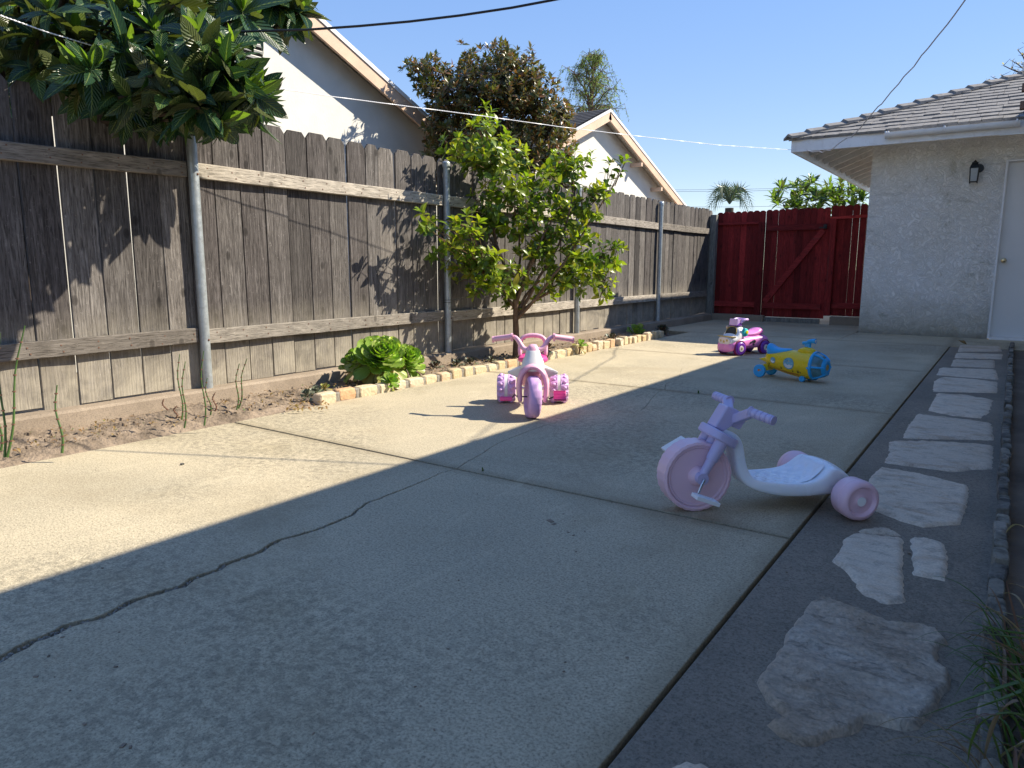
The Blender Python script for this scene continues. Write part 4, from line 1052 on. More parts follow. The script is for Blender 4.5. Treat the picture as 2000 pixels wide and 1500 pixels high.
# sparse tall tree far behind
rnd = random.Random(71)
sp = thing('sparse_tree', 'tall thin open tree with drooping foliage behind the farther white house', 'tree', tuple(at(1152, 235, 26).to_2d())+(-.03,))
SMs = [leaf_mesh('drooping_leaf', .20*k, .05*k, M['sparse'], 2, .1, .4) for k in (1, .8)]
root_top = at(1152, 235, 26)
b = MB(); trunk = [Vector((root_top.x, root_top.y, -.05)), root_top, at(1155, 200, 26), at(1157, 165, 26), at(1158, 130, 26), at(1160, 108, 26)]
b.tube(trunk, [.2, .11, .085, .06, .035, .012], 8); obj('trunk', sub(b, sp), M['bark'], sp, smooth=True)
items = []; tw = MB()
def wisp(p0, p1, r0, n_side):
    pts = []; m_ = 7; sag = (p1-p0).length*.18
    for k in range(m_+1):
        t_ = k/m_; pts.append(p0.lerp(p1, t_)+Vector((0, 0, sag*math.sin(PI*t_)))+Vector((rnd.uniform(-1, 1), rnd.uniform(-1, 1), rnd.uniform(-1, 1)))*.05)
    tw.tube(pts, [r0*(1-.8*k/m_) for k in range(m_+1)], 4)
    for k in range(3, m_+1):
        for _ in range(n_side):
            q = pts[k]; ln = rnd.uniform(.25, .7); d = Vector((rnd.uniform(-1, 1), rnd.uniform(-1, 1), rnd.uniform(-.5, .4))).normalized()
            e1 = q+d*ln*.6; e2 = e1+Vector((d.x*.12, d.y*.12, -ln*.55)); tw.tube([q, e1, e2], [.012, .008, .003], 3)
            for j in range(6):
                t_ = (j+1)/6; pp = (q.lerp(e1, t_*2) if t_ < .5 else e1.lerp(e2, t_*2-1))
                items.extend(rosette(pp, (d.x*.3, d.y*.3, -.8), SMs, 2, rnd, rnd.uniform(.5, .9), (15, 75), droop=.5))
for (sy, ex, ey) in [(230, 1112, 205), (225, 1120, 172), (228, 1190, 196), (222, 1206, 172), (215, 1128, 148), (210, 1185, 165), (205, 1108, 132), (195, 1178, 138), (185, 1140, 120), (175, 1172, 118), (165, 1130, 128), (150, 1170, 106), (145, 1147, 112), (230, 1204, 212), (215, 1140, 182), (200, 1165, 150), (160, 1120, 150), (170, 1186, 150), (232, 1130, 220), (226, 1175, 210), (130, 1160, 104), (140, 1148, 104)]:
    st = at(1152+(235-sy)*.06, sy, 26); wisp(st, at(ex, ey, 26+rnd.uniform(-1.2, 1.2)), .035, 4)
place_leaves(sp, items, limit=0, rest='crown')
o = obj('branches', sub(tw, sp), M['bark'], sp); o['kind'] = 'stuff'

# palm far away
rnd = random.Random(3)
pc = at(1425, 398, 34)
pm = thing('palm_tree', 'small feathery palm top showing over the corner of the fence', 'tree', (pc.x, pc.y, -.03))
b = MB(); b.tube([(pc.x, pc.y, -.05), (pc.x, pc.y, pc.z-.2)], [.25, .2], 10); obj('trunk', sub(b, pm), M['darkbark'], pm, smooth=True)
for (ex, ey, h) in [(1380, 412, .6), (1385, 388, .7), (1405, 372, .5), (1446, 368, .4), (1470, 403, .9), (1462, 415, .6), (1400, 385, .7), (1420, 365, .3), (1450, 392, .7), (1395, 410, .8), (1438, 372, .3)]:
    e = at(ex, ey, 34+rnd.uniform(-.6, .6)); b = MB(); n_ = 16; pts = []
    for i in range(n_+1):
        t_ = i/n_; p = pc.lerp(e, t_)+Vector((0, 0, h*math.sin(PI*t_)*.9)); pts.append(p)
    b.tube(pts, [.03*(1-i/n_)+.008 for i in range(n_+1)], 4)
    for i in range(2, n_+1):
        d = (pts[i]-pts[i-1]).normalized(); sd = d.cross(CF).normalized()
        for s in (-1, 1):
            q = pts[i]; tip = q+sd*s*.42*math.sin(PI*(.15+.8*i/n_))+d*.28+Vector((0, 0, -.12)); w_ = d*.03
            b.add([q-w_, q+w_, tip], [(0, 1, 2)])
    obj('frond', sub(b, pm), M['palmleaf'], pm)

# loquat like shrub behind the gate
rnd = random.Random(8)
sh = thing('broadleaf_tree', 'pale green broadleaf tree top rising behind the red gate', 'tree', tuple(at(1600, 400, 14).to_2d())+(-.03,))
SL = [leaf_mesh('long_leaf', .26*k, .06*k, M['loquat_new'], 4, .3, .25) for k in (1, .85)]+[leaf_mesh('long_leaf', .28, .066, M['loquat'], 4, .3, .35)]
items = []
for (px, py, rx, ry, n) in [(1540, 385, 34, 22, 14), (1590, 375, 34, 24, 16), (1645, 378, 32, 22, 14), (1600, 400, 80, 22, 24), (1678, 385, 18, 22, 8), (1560, 405, 50, 15, 12), (1660, 405, 35, 15, 8)]:
    for _ in range(n):
        a = rnd.random()*6.28; q = math.sqrt(rnd.random()); p = at(px+rx*q*math.cos(a), py+ry*q*math.sin(a), 14+rnd.uniform(-.6, .6))
        items += rosette(p, (rnd.uniform(-.5, .5), rnd.uniform(-.5, .3), 1), SL, 11, rnd, rnd.uniform(.8, 1.05), (10, 85), droop=.1)
place_leaves(sh, items)
b = MB(); q = sh.location
b.tube([(q.x, q.y, -.05), (q.x, q.y, 1.3)], [.1, .08], 8)
for px in (1530, 1570, 1600, 1640, 1675): limb(b, (q.x, q.y, 1.2), at(px, 400, 14), .05, .02, rnd)
obj('trunk', sub(b, sh), M['darkbark'], sh, smooth=True)

# bare blossom tree behind the garage roof
rnd = random.Random(18)
q = at(1990, 150, 24); bt_ = thing('bare_tree', 'nearly bare tree with a few pale leaves behind the garage roof', 'tree', (q.x+1, q.y, -.03))
b = MB(); b.tube([(q.x+1, q.y, -.05), (q.x+1, q.y, q.z-.5)], [.15, .1], 8); items = []
PB = [leaf_mesh('pale_leaf', .1, .06, M['paleblossom'], 2)]
for (ex, ey) in [(1960, 128), (1975, 135), (1988, 98), (1998, 110), (1995, 125), (1978, 120), (1940, 152), (1930, 158), (1955, 148), (2010, 90)]:
    e = at(ex, ey, 24+rnd.uniform(-.5, .5)); pts = limb(b, (q.x+1, q.y, q.z-.55), e, .05, .012, rnd, .1, 7, 5)
    for pz in pts[4:]: items += rosette(pz, (0, 0, 1), PB, 3, rnd, 1.0, (10, 90)); limb(b, pz, pz+Vector((rnd.uniform(-.3, .3), 0, rnd.uniform(.05, .3))), .01, .005, rnd, .1, 3, 4)
obj('branches', sub(b, bt_), M['darkbark'], bt_); place_leaves(bt_, items, 0, rest='pale_leaves')

# ------------------------------------------------------------------ aeoniums and small plants
def aeonium(label, pos, axis, size, n, seed, group=None, outer=.18, name='aeonium_plant', mats=('aeonium', 'aeonium_y'), cat='succulent'):
    rnd = random.Random(seed); pos = Vector(pos); axis = Vector(axis).normalized()
    rt = thing(name, label, cat, (pos.x, pos.y, .03), group=group)
    e1 = axis.orthogonal().normalized(); e2 = axis.cross(e1); items = []
    meshes = {}
    for k in range(n):
        t_ = (k+1)/n; L = size*(.22+.78*t_**.8); key = (int(t_*6), k % 2)
        outerleaf = t_ > 1-outer and rnd.random() < .7
        kk = key+(outerleaf,)
        if kk not in meshes: meshes[kk] = spoon_mesh('rosette_leaf', size*(.22+.78*((key[0]+.5)/6)**.8), size*(.17+.28*((key[0]+.5)/6)**.7)*(1.0 if k % 2 else 1.12), M[mats[1] if outerleaf else mats[0]], curl=-.22 if t_ < .75 else .12)
        a = k*2.39996; el = R(6+92*t_**.85+rnd.uniform(-6, 6)); rad = e1*math.cos(a)+e2*math.sin(a); d = axis*math.cos(el)+rad*math.sin(el)
        p = pos-axis*(size*.50*t_**1.3)+rad*size*.04*t_
        items.append((meshes[kk], frame_mat(p, d, axis, rnd.uniform(.9, 1.08))))
    place_leaves(rt, items, name='rosette_leaf')
    b = MB(); b.tube([(pos.x-axis.x*size*.8, pos.y-axis.y*size*.8, -.0), pos-axis*size*.45, pos-axis*size*.05], [size*.12, size*.10, size*.05], 8); obj('stem', sub(b, rt), M['bark'], rt, smooth=True)
    return rt
tocam = -CF; UPV = Vector((0, 0, 1))
aeonium('largest green aeonium rosette with yellow red edged leaves spilling over the stone edging', at(742, 692, 5.02), CR*.25+tocam*.62+UPV*.55, .225, 88, 1)
aeonium('rounder aeonium rosette just right of the largest one', at(796, 700, 5.22), CR*.45+tocam*.6+UPV*.6, .175, 64, 2)
aeonium('small aeonium rosette hanging low over the edging stones', at(762, 742, 4.90), CR*.35+tocam*.7+UPV*.5, .085, 38, 3)
aeonium('side aeonium rosette at the left of the aeonium clump', at(690, 705, 5.1), CR*-.55+tocam*.4+UPV*.6, .16, 46, 4, outer=.35)
aeonium('lone open aeonium rosette at the far end of the bed', at(1243, 648, 8.95), CR*.05+tocam*.45+UPV*.9, .19, 34, 5, outer=.3)
aeonium('single small yellow green rosette beside the pink handlebar end', at(1135, 672, 6.95), CR*.2+tocam*.5+UPV*.7, .09, 12, 6, outer=.5)
sg = 'small succulents in the bed'
aeonium('pale grey star shaped succulent at the near end of the edging stones', at(598, 768, 4.45), tocam*.6+UPV*.7-CR*.3, .055, 26, 7, sg, name='small_succulent', mats=('succ', 'succ'))
aeonium('grey green succulent tuft behind the first edging stone', at(618, 763, 4.6), tocam*.4+UPV*.8, .06, 30, 8, sg, name='small_succulent', mats=('succ', 'succ'))
aeonium('yellowish succulent tuft close to the footing beside the aeonium clump', at(634, 755, 4.75), tocam*.4+UPV*.8, .05, 22, 28, sg, name='small_succulent', mats=('aeonium_y', 'succ'))
for i, (x, y, s, l) in enumerate([(850, 712, .08, 'dark succulent in shade right of the aeonium clump'), (893, 708, .07, 'dark succulent tuft left of the fruit tree trunk'), (918, 705, .08, 'grey succulent nearest to the left of the fruit tree trunk'), (960, 700, .05, 'tiny dark succulent at the foot of the fruit tree')]):
    aeonium(l, at(x, y, 5.9+i*.12), tocam*.3+UPV*.9, s, 26, 10+i, sg, name='small_succulent', mats=('darksucc', 'succ'))
aeonium('brownish upright succulent left of the lone open aeonium', at(1194, 658, 8.3), tocam*.3+UPV*.9, .11, 22, 16, sg, name='small_succulent', mats=('darksucc', 'deadleaf'))
aeonium('dark round low shrub at the far end of the edging stones', at(1293, 642, 9.3), tocam*.2+UPV*.9, .12, 60, 17, name='small_shrub', mats=('darksucc', 'darksucc'), cat='shrub')
aeonium('brown withered plant behind the trike left handle in the bed', at(1070, 676, 6.5), tocam*.3+UPV*.9, .07, 26, 18, sg, name='small_succulent', mats=('deadleaf', 'darksucc'))

def stem_plant(label, bx, by, tx, ty, z=.04, r_=.0035, mat='stemgreen', name='horsetail_stem', cat='stem', grp='horsetail shoots in the bed'):
    p = gnd(bx, by, z); d = (p-CP).dot(CF); q = at(tx, ty, d)
    o = thing(name, label, cat, p, group=grp)
    b = MB(); n_ = 8; r_ *= 1.7 if bx < 130 else 1.25
    b.tube([Vector((0, 0, 0)).lerp(q-p, k/n_)+CR*.01*math.sin(k*.9) for k in range(n_+1)], [r_*(1-.55*k/n_) for k in range(n_+1)], 6); obj('stalk', b, M[mat], o, smooth=True)
    for k in range(1, n_):
        b = MB(); c = Vector((0, 0, 0)).lerp(q-p, k/n_)+CR*.01*math.sin(k*.9); b.lathe([(-.003, r_*1.15), (.003, r_*1.15)], c=c, axis='z', n=6); obj('joint', b, M['drystem'], o)
for a in [('tall horsetail stem at the left edge leaning right', 14, 893, 45, 636), ('tall horsetail stem at the left edge leaning left', 9, 893, -4, 650), ('thick horsetail stem cut by the left edge', 2, 880, -8, 760), ('short bent green shoot left of the first steel post', 121, 885, 108, 752), ('left thin green shoot just before the first steel post', 355, 820, 348, 692), ('second thin green shoot just before the first steel post', 360, 836, 359, 706), ('tall green shoot standing in front of the first steel post', 399, 831, 395, 685), ('curved green shoot right of the first steel post', 411, 811, 402, 738), ('thin pale shoot between post and aeonium', 462, 801, 465, 710), ('thin bent pale shoot leaning right before the aeoniums', 466, 798, 480, 700)]:
    stem_plant(*a)
stem_plant('short dry brown stick in the bed left of the post shoots', 343, 817, 343, 792, mat='drystem', name='dry_stick', cat='stick', grp='dry sticks')
stem_plant('short dry brown stick right of the post shoots', 420, 803, 418, 766, mat='drystem', name='dry_stick', cat='stick', grp='dry sticks')
stem_plant('leaning dark stick against the footing', 329, 811, 317, 779, mat='drystem', name='dry_stick', cat='stick', grp='dry sticks')

# litter in the bed: bits nobody could count
rnd = random.Random(44); items = []
DL = [leaf_mesh('dry_leaf', .03, .014, M['deadleaf'], 3, .4, .5), leaf_mesh('green_sprig', .022, .01, M['blade'], 2, .3, .2)]
lit = thing('bed_litter', None, None); lit['kind'] = 'stuff'
for _ in range(900):
    y = rnd.uniform(.9, 8.2); x = rnd.uniform(-3.95, -3.53)
    items.append((DL[0] if rnd.random() < .8 else DL[1], Matrix.Translation((x, y, .035+rnd.uniform(0, .015))) @ Matrix.Rotation(rnd.random()*6.28, 4, 'Z') @ Matrix.Rotation(rnd.uniform(-.5, .8), 4, 'X') @ Matrix.Scale(rnd.uniform(.4, 1.1), 4)))
for _ in range(60):
    p = gnd(rnd.uniform(560, 640), rnd.uniform(770, 800), .03); items.append((DL[0], Matrix.Translation(p) @ Matrix.Rotation(rnd.random()*6.28, 4, 'Z')))
place_leaves(lit, items, 0, rest='dry_bits')
# clods
b = MB(); rnd = random.Random(2)
for _ in range(700):
    y = rnd.uniform(1.0, 8.2); x = rnd.uniform(-3.97, -3.52); s = rnd.uniform(.004, .018)*rnd.random()**.5
    b.box((x, y, .03+rnd.uniform(0, .012)), (s, s*1.2, s*.8), Matrix.Rotation(rnd.random()*3, 3, 'Z') @ Matrix.Rotation(rnd.random()*2, 3, 'X'))
o = obj('soil_clods', b, M['soil']); o['kind'] = 'stuff'

# small grass tuft
def tuft(label, p, n, L, seed, name='grass_tuft', wd=.004, mats=('blade',), dirs=None, grp=None, cat='grass'):
    rnd = random.Random(seed); o = thing(name, label, cat, p, group=grp)
    for k in range(n):
        a = rnd.random()*6.28; ln = L*rnd.uniform(.6, 1.1); b = MB(); le = rnd.uniform(.2, .8)
        d = Vector((math.cos(a), math.sin(a), 0)); vs = []; m_ = 6; sd = Vector((-d.y, d.x, 0))
        for i in range(m_+1):
            t_ = i/m_; q = d*ln*le*t_*t_+Vector((0, 0, ln*t_*(1-.45*le*t_))); w_ = wd*(1-t_)+.0005; vs += [q-sd*w_, q+sd*w_]
        b.add(vs, [(2*i, 2*i+1, 2*i+3, 2*i+2) for i in range(m_)]); obj('blade', b, M[rnd.choice(mats)], o)
    return o
tuft('little grass tuft growing at the first edging stone', gnd(639, 786), 9, .05, 3, grp='tiny grass tufts')
tuft('tiny weed sprout in the joint between the first slabs', gnd(943, 920), 5, .025, 5, grp='tiny grass tufts')
tuft('tiny weed sprout in the second joint behind the lavender trike', gnd(1364, 768), 7, .03, 6, grp='tiny grass tufts', wd=.006)
tuft('thin grass tuft on the footing at the bottom of the fence', gnd(215, 785, .09), 10, .06, 7, grp='tiny grass tufts', mats=('blade', 'dryblade'))

# big grass clump bottom right
gc = thing('grass_clump', 'long bladed green and dry grass clump spilling over the stone edging', 'grass', (.13, 1.42, 0))
rnd = random.Random(21)
def blade(p0, p1, p2, wd, mat):
    b = MB(); vs = []; m_ = 10
    for i in range(m_+1):
        t_ = i/m_; q = Vector(p0)*(1-t_)**2+Vector(p1)*2*t_*(1-t_)+Vector(p2)*t_*t_; tn = (Vector(p1)-Vector(p0)).lerp(Vector(p2)-Vector(p1), t_).normalized()
        sd = tn.cross(Vector((0, .3, 1))).normalized(); w_ = wd*(1-t_**2)+.0004; nn = sd.cross(tn)*w_*.5
        vs += [q-sd*w_+nn, q, q+sd*w_+nn]
    fs = []
    for i in range(m_): fs += [(3*i, 3*i+1, 3*i+4, 3*i+3), (3*i+1, 3*i+2, 3*i+5, 3*i+4)]
    b.add([Vector(v)-gc.location for v in vs], fs); obj('blade', b, M[mat], gc, smooth=True, ang=180)
def pb(x, y, d):
    q = gnd(x, y, .004); return at(x, y, min(d, (q-CP).dot(CF)))
specs = [((2010, 1330), (1930, 1350), (1795, 1402), .006, 'blade'), ((2015, 1345), (1960, 1370), (1865, 1395), .007, 'blade'), ((2010, 1260), (1960, 1180), (1868, 1170), .004, 'dryblade'), ((2015, 1300), (1950, 1240), (1866, 1236), .005, 'dryblade'), ((2010, 1240), (1940, 1235), (1882, 1210), .005, 'blade'), ((2015, 1250), (1960, 1245), (1900, 1232), .005, 'blade'),
 ((2005, 1290), (1985, 1230), (1965, 1135), .004, 'dryblade'), ((2010, 1300), (1945, 1300), (1925, 1295), .004, 'dryblade'), ((2000, 1370), (1930, 1310), (1900, 1350), .004, 'blade'), ((1990, 1370), (1935, 1380), (1920, 1500), .005, 'dryblade'), ((2005, 1400), (1900, 1370), (1890, 1490), .004, 'blade'), ((2040, 1440), (1985, 1450), (1930, 1500), .008, 'dryblade'), ((2020, 1420), (2000, 1360), (1985, 1300), .007, 'blade'), ((2010, 1360), (1980, 1310), (1950, 1300), .006, 'blade'),
 ((2005, 1200), (1985, 1150), (1960, 1160), .004, 'dryblade'), ((2015, 1160), (1990, 1140), (1970, 1140), .004, 'dryblade'), ((2010, 1040), (1985, 1010), (1965, 1040), .003, 'dryblade'), ((1960, 1395), (1880, 1400), (1850, 1425), .002, 'dryblade')]
for (a, c_, e, wd, mt) in specs:
    d0 = rnd.uniform(1.10, 1.25); blade(pb(*a, d0), pb(*c_, d0), pb(*e, d0+.05), wd, mt)
for _ in range(190):
    bx = rnd.uniform(.06, .24); by = rnd.uniform(1.0, 1.9); an = rnd.uniform(-.9, 3.3); ln = rnd.uniform(.12, .3)
    dx, dy = -abs(math.cos(an))*ln if rnd.random() < .6 else math.cos(an)*ln*.6, math.sin(an)*ln*.6
    h = rnd.uniform(.06, .2)
    e = Vector((bx+dx*.75, by+dy, h*rnd.uniform(.1, .8)))
    if e.x < -.14: e.x = rnd.uniform(-.12, .06)
    blade((bx, by, -.01), (bx+dx*.35, by+dy*.4, h), e, rnd.uniform(.002, .005), 'blade' if rnd.random() < .55 else 'dryblade')

# dead leaf by the far flagstone
p = gnd(1888, 675); lf = link('dead_leaf', leaf_mesh('dead_leaf', .09, .07, M['deadleaf'], 5, .6, -.4, wave=.1), None, None, (p.x, p.y, .012)); lf.rotation_euler = (.1, 0, 1.2)
tag(lf, 'curled yellow brown leaf lying on the farthest flagstone', 'leaf')
p = gnd(356, 908); rb_ = rough_block('pebble', .014, .012, .008, 5, M['greystone'], None, (p.x, p.y, .004)); tag(rb_, 'tiny dark pebble on the sunlit slab', 'pebble')

# crumbs, chips and leaf bits lying about on the slabs
rnd = random.Random(61); b = MB()
spots = [(1075, 1018, .013), (1082, 1024, .008), (1110, 1040, .004), (1120, 1046, .005), (1142, 1038, .003), (1125, 1078, .004), (200, 1110, .004), (240, 1457, .006), (255, 1460, .004), (165, 1415, .004), (122, 1245, .004), (226, 1303, .004), (95, 1282, .004), (70, 1322, .005), (1225, 1285, .004), (875, 1268, .003), (1790, 1345, .005), (1775, 1080, .006), (1760, 1170, .003)]
for _ in range(70): spots.append((rnd.uniform(60, 1750), rnd.uniform(700, 1480), rnd.uniform(.0012, .003)))
for x, y, r_ in spots:
    p = gnd(x, y, .0); 
    if p.x < -3.4: continue
    b.box((p.x, p.y, .0006), (r_*2, r_*1.1, .0022+r_*.15), Matrix.Rotation(rnd.random()*3, 3, 'Z') @ Matrix.Rotation(rnd.uniform(-.1, .1), 3, 'X'))
o = obj('slab_crumbs', b, M['soil']); o['kind'] = 'stuff'

# ------------------------------------------------------------------ wires
def uvtube(name, pts, rad, mat, parent=None, n=8):
    b = MB(); b.tube(pts, rad, n); return obj(name, b, mat, parent, smooth=True)
PA, PB_ = (-1.69, 3.18), (-.446, 3.85)
cp = [onV(x, y, PA, PB_) for x, y in [(0, 35), (160, 52), (320, 61), (460, 62), (600, 58), (700, 51), (800, 42), (900, 30), (1000, 15), (1080, 0)]]
d0 = (cp[0]-cp[1]).normalized(); d1 = (cp[-1]-cp[-2]).normalized()
cp = [cp[0]+Vector((d0.x*3, d0.y*3, .9))]+cp+[Vector((-.446, 3.85, 2.33)), Vector((.1, 4.144, 2.42))]
c_ = uvtube('overhead_cable', cp, .006, M['cable']); tag(c_, 'thick black cable sagging across the top of the picture', 'cable')
GX, GY = (-2.44, 9.74), (-3.58, 3.43)
rp = [onV(x, y, GX, GY) for x, y in [(1551, 293), (1400, 283), (1240, 265), (1090, 247), (940, 226), (800, 208), (660, 190), (525, 170), (350, 132), (180, 89), (90, 62), (12, 34)]]
rp.append(rp[-1]+(rp[-1]-rp[-2])*6)
# twisted clothesline: two strands wound round each other
dense = []
for a, b_ in zip(rp[:-1], rp[1:]):
    n_ = max(2, int((b_-a).length/.006)); dense += [a.lerp(b_, k/n_) for k in range(n_)]
cl = thing('clothesline', 'white twisted rope clothesline running from the garage eave to the upper left', 'rope', rp[0])
for ph in (0, PI):
    b = MB(); pts = []
    for i, p in enumerate(dense): a = i*.006/.016*PI+ph; pts.append(p+CU*.0017*math.cos(a)+CR*.0017*math.sin(a)-cl.location)
    b.tube(pts, .0019, 5); obj('strand', b, M['whitepl'], cl, smooth=True)
WA, WB = (-2.30, 9.66), (-.75, 6.35)
wp = [onV(x, y, WA, WB) for x, y in [(1575, 293), (1588, 297), (1600, 295), (1606, 298), (1614, 293), (1622, 294), (1640, 279), (1655, 269), (1663, 268), (1680, 250), (1698, 228), (1715, 208), (1722, 203), (1740, 180), (1755, 164), (1765, 150), (1785, 130), (1800, 108), (1812, 95), (1830, 72), (1850, 48), (1865, 28), (1885, 0), (1910, -40)]]
wp.append(Vector((.1, wp[-1].y-1.0, 2.68)))
c_ = uvtube('loose_wire', wp, .0045, M['whitewire']); tag(c_, 'crinkled loose grey wire hanging from the upper right to the garage eave corner', 'wire')
for i, (y0_, y1_) in enumerate([(371, 367), (374, 371), (404, 402)]):
    a = at(1290, y0_, 60); b_ = at(1560, y1_, 60); c_ = uvtube('power_line', [a-(b_-a), a, a.lerp(b_, .5)+Vector((0, 0, -.05)), b_, b_+(b_-a)], .012, M['farwire']); tag(c_, ['upper of the two close distant power lines over the fence corner', 'lower of the two close distant power lines over the fence corner', 'distant power line level with the palm top'][i], 'wire', 'distant power lines')
# wire twisted round the third post and trunk
b = MB(); b.tube([(-4.04, 4.85, .56), (-3.98, 5.0, .585), (-3.9, 5.2, .575), (-3.75, 5.36, .60)], .004, 5); b.tube([(-4.035, 4.86, .09), (-4.03, 4.87, .56)], .003, 5)
for z in (.54, .56): b.lathe([(-.003, .034), (.003, .034)], c=(-4.072, 4.85, z), axis='z', n=12)
o = obj('tie_wire', b, M['post_wood']); tag(o, 'dry tie wire wound round the second visible steel post and reaching the fruit tree', 'wire')

# ------------------------------------------------------------------ toy building blocks
def wheel_prof(hw, r_, rim=.82, dish=.3, rnd_=.15):
    return [(hw*(1-dish), .001), (hw*(1-dish), r_*rim*.9), (hw*.98, r_*rim), (hw, r_*(rim+.06)), (hw*(1-rnd_), r_*.975), (hw*.55, r_), (-hw*.55, r_), (-hw*(1-rnd_), r_*.975), (-hw, r_*(rim+.06)), (-hw*.98, r_*rim), (-hw*(1-dish), r_*rim*.9), (-hw*(1-dish), .001)]
def sec_ring(x, hw, zb, zt, n=16, p=2.6, y0=0):
    zc = (zb+zt)/2; hz = (zt-zb)/2; out = []
    for k in range(n):
        a = 2*PI*k/n; c, s = math.cos(a), math.sin(a)
        out.append(Vector((x, y0+hw*math.copysign(abs(c)**(2/p), c), zc+hz*math.copysign(abs(s)**(2/p), s))))
    return out
def star(c, r_, n=5, inner=.42, rot=0): return [(c[0]+(r_ if k % 2 == 0 else r_*inner)*math.cos(PI*k/n+PI/2+rot), c[1]+(r_ if k % 2 == 0 else r_*inner)*math.sin(PI*k/n+PI/2+rot)) for k in range(2*n)]

# ---- lavender low trike
t = thing('ride_on_trike', 'low lavender and pale pink plastic trike with white frame standing on the shaded slab', 'tricycle', (-.50, 2.72, 0), math.atan2(-.696, -.718))
b = MB(); b.lathe([(.026, .001), (.026, .096), (.031, .099), (.035, .103), (.035, .108), (-.035, .108), (-.035, .103), (-.031, .099), (-.026, .096), (-.026, .001)], c=(.507, 0, .128), n=56)
fw = obj('wheel', b, M['pink_lt'], t, smooth=True, ang=30)
b = MB()
def md(k, j): return 1.0 if j in (0, 1, 6, 7) else (.985 if k % 3 == 0 else 1.0)
b.lathe([(.030, .107), (.037, .110), (.040, .116), (.036, .1245), (-.036, .1245), (-.040, .116), (-.037, .110), (-.030, .107)], c=(.507, 0, .1265), n=84, mod=md); 
obj('tyre', b, M['pink_lt'], fw, smooth=True, ang=25)
for s in (1, -1):
    b = MB(); b.lathe([(.024*s, .036), (.035*s, .035), (.05*s, .026), (.055*s, .02), (.055*s, .001)], c=(.507, 0, .128), n=28); obj('hub', b, M['pink_lt'], fw, smooth=True)
for s in (1, -1):
    b = MB(); yc = .18*s; q = s
    b.lathe([(yc+.036*q, .001), (yc+.036*q, .018), (yc+.034*q, .020), (yc+.030*q, .026), (yc+.030*q, .044), (yc+.037*q, .049), (yc+.041*q, .052), (yc+.041*q, .058), (yc+.034*q, .067), (yc+.02*q, .070), (yc+.012*q, .070), (yc+.0105*q, .0685), (yc+.009*q, .070), (yc-.034*q, .068), (yc-.043*q, .062), (yc-.043*q, .056), (yc-.036*q, .055), (yc+.005*q, .052), (yc+.008*q, .001)], c=(.0, 0, .07), n=44)
    rw = obj('wheel', b, M['pink_lt'], t, smooth=True, ang=40)
    b = MB(); b.lathe([(yc+.0362*q, .016), (yc+.038*q, .0155), (yc+.0385*q, .001)], c=(0, 0, .07), n=24); obj('hub_cap', b, M['whitepl'], rw, smooth=True)
    b = MB()
    b.lathe([(yc-.034*q, .0545), (yc+.003*q, .0515)], c=(0, 0, .07), n=30)
    for k in range(6):
        a = k*PI/3+.3; b.bar((math.cos(a)*.012, yc-.014*q, .07+math.sin(a)*.012), (math.cos(a)*.052, yc-.014*q, .07+math.sin(a)*.052), .004, .034, up=Vector((0, 1, 0)))
    b.lathe([(yc-.035*q, .012), (yc, .014)], c=(0, 0, .07), n=14); obj('wheel_ribs', b, M['magenta_dk'], rw)
b = MB(); b.lathe([(-.18, .008), (.18, .008)], c=(0, 0, .07), n=10); obj('axle', b, M['chrome'], t, smooth=True)
# frame shell
def fsec(cx, cz, nx_, nz_, hw, te, tc, bo):
    n2 = Vector((nx_, 0, nz_)).normalized(); c = Vector((cx, 0, cz)); Y = Vector((0, 1, 0))
    prof = [(-1, te), (-.86, te+.001), (-.7, te*.6+tc*.4), (-.35, tc), (0, tc), (.35, tc), (.7, te*.6+tc*.4), (.86, te+.001), (1, te), (1.0, (te-bo)*.3), (.93, -bo), (.5, -bo), (0, -bo), (-.5, -bo), (-.93, -bo), (-1.0, (te-bo)*.3)]
    return [c+Y*(hw*u)+n2*v for u, v in prof]
F_ = MB()
F_.rings([fsec(.437, .296, .5, .9, .030, .012, .012, .012), fsec(.405, .276, .1, 1, .034, .014, .014, .016), fsec(.378, .262, -.6, .8, .038, .016, .015, .016), fsec(.364, .240, -.95, .3, .042, .016, .013, .018),
          fsec(.357, .200, -1, .08, .045, .016, .010, .018), fsec(.350, .160, -1, .12, .048, .016, .008, .018), fsec(.338, .125, -.9, .4, .054, .018, .006, .020), fsec(.318, .098, -.6, .8, .064, .020, .006, .018),
          fsec(.28, .085, -.1, 1, .080, .026, .012, .018), fsec(.23, .076, 0, 1, .095, .030, .016, .020), fsec(.17, .072, 0, 1, .106, .032, .020, .020), fsec(.11, .074, 0, 1, .114, .034, .028, .020),
          fsec(.07, .078, 0, 1, .116, .052, .048, .022), fsec(.045, .080, 0, 1, .114, .076, .080, .024), fsec(.015, .080, 0, 1, .108, .072, .084, .026), fsec(-.02, .078, 0, 1, .10, .052, .068, .025), fsec(-.055, .076, 0, 1, .088, .030, .046, .022), fsec(-.08, .074, 0, 1, .07, .012, .022, .015)])
obj('frame', F_, M['iceblue'], t, subsurf=2)
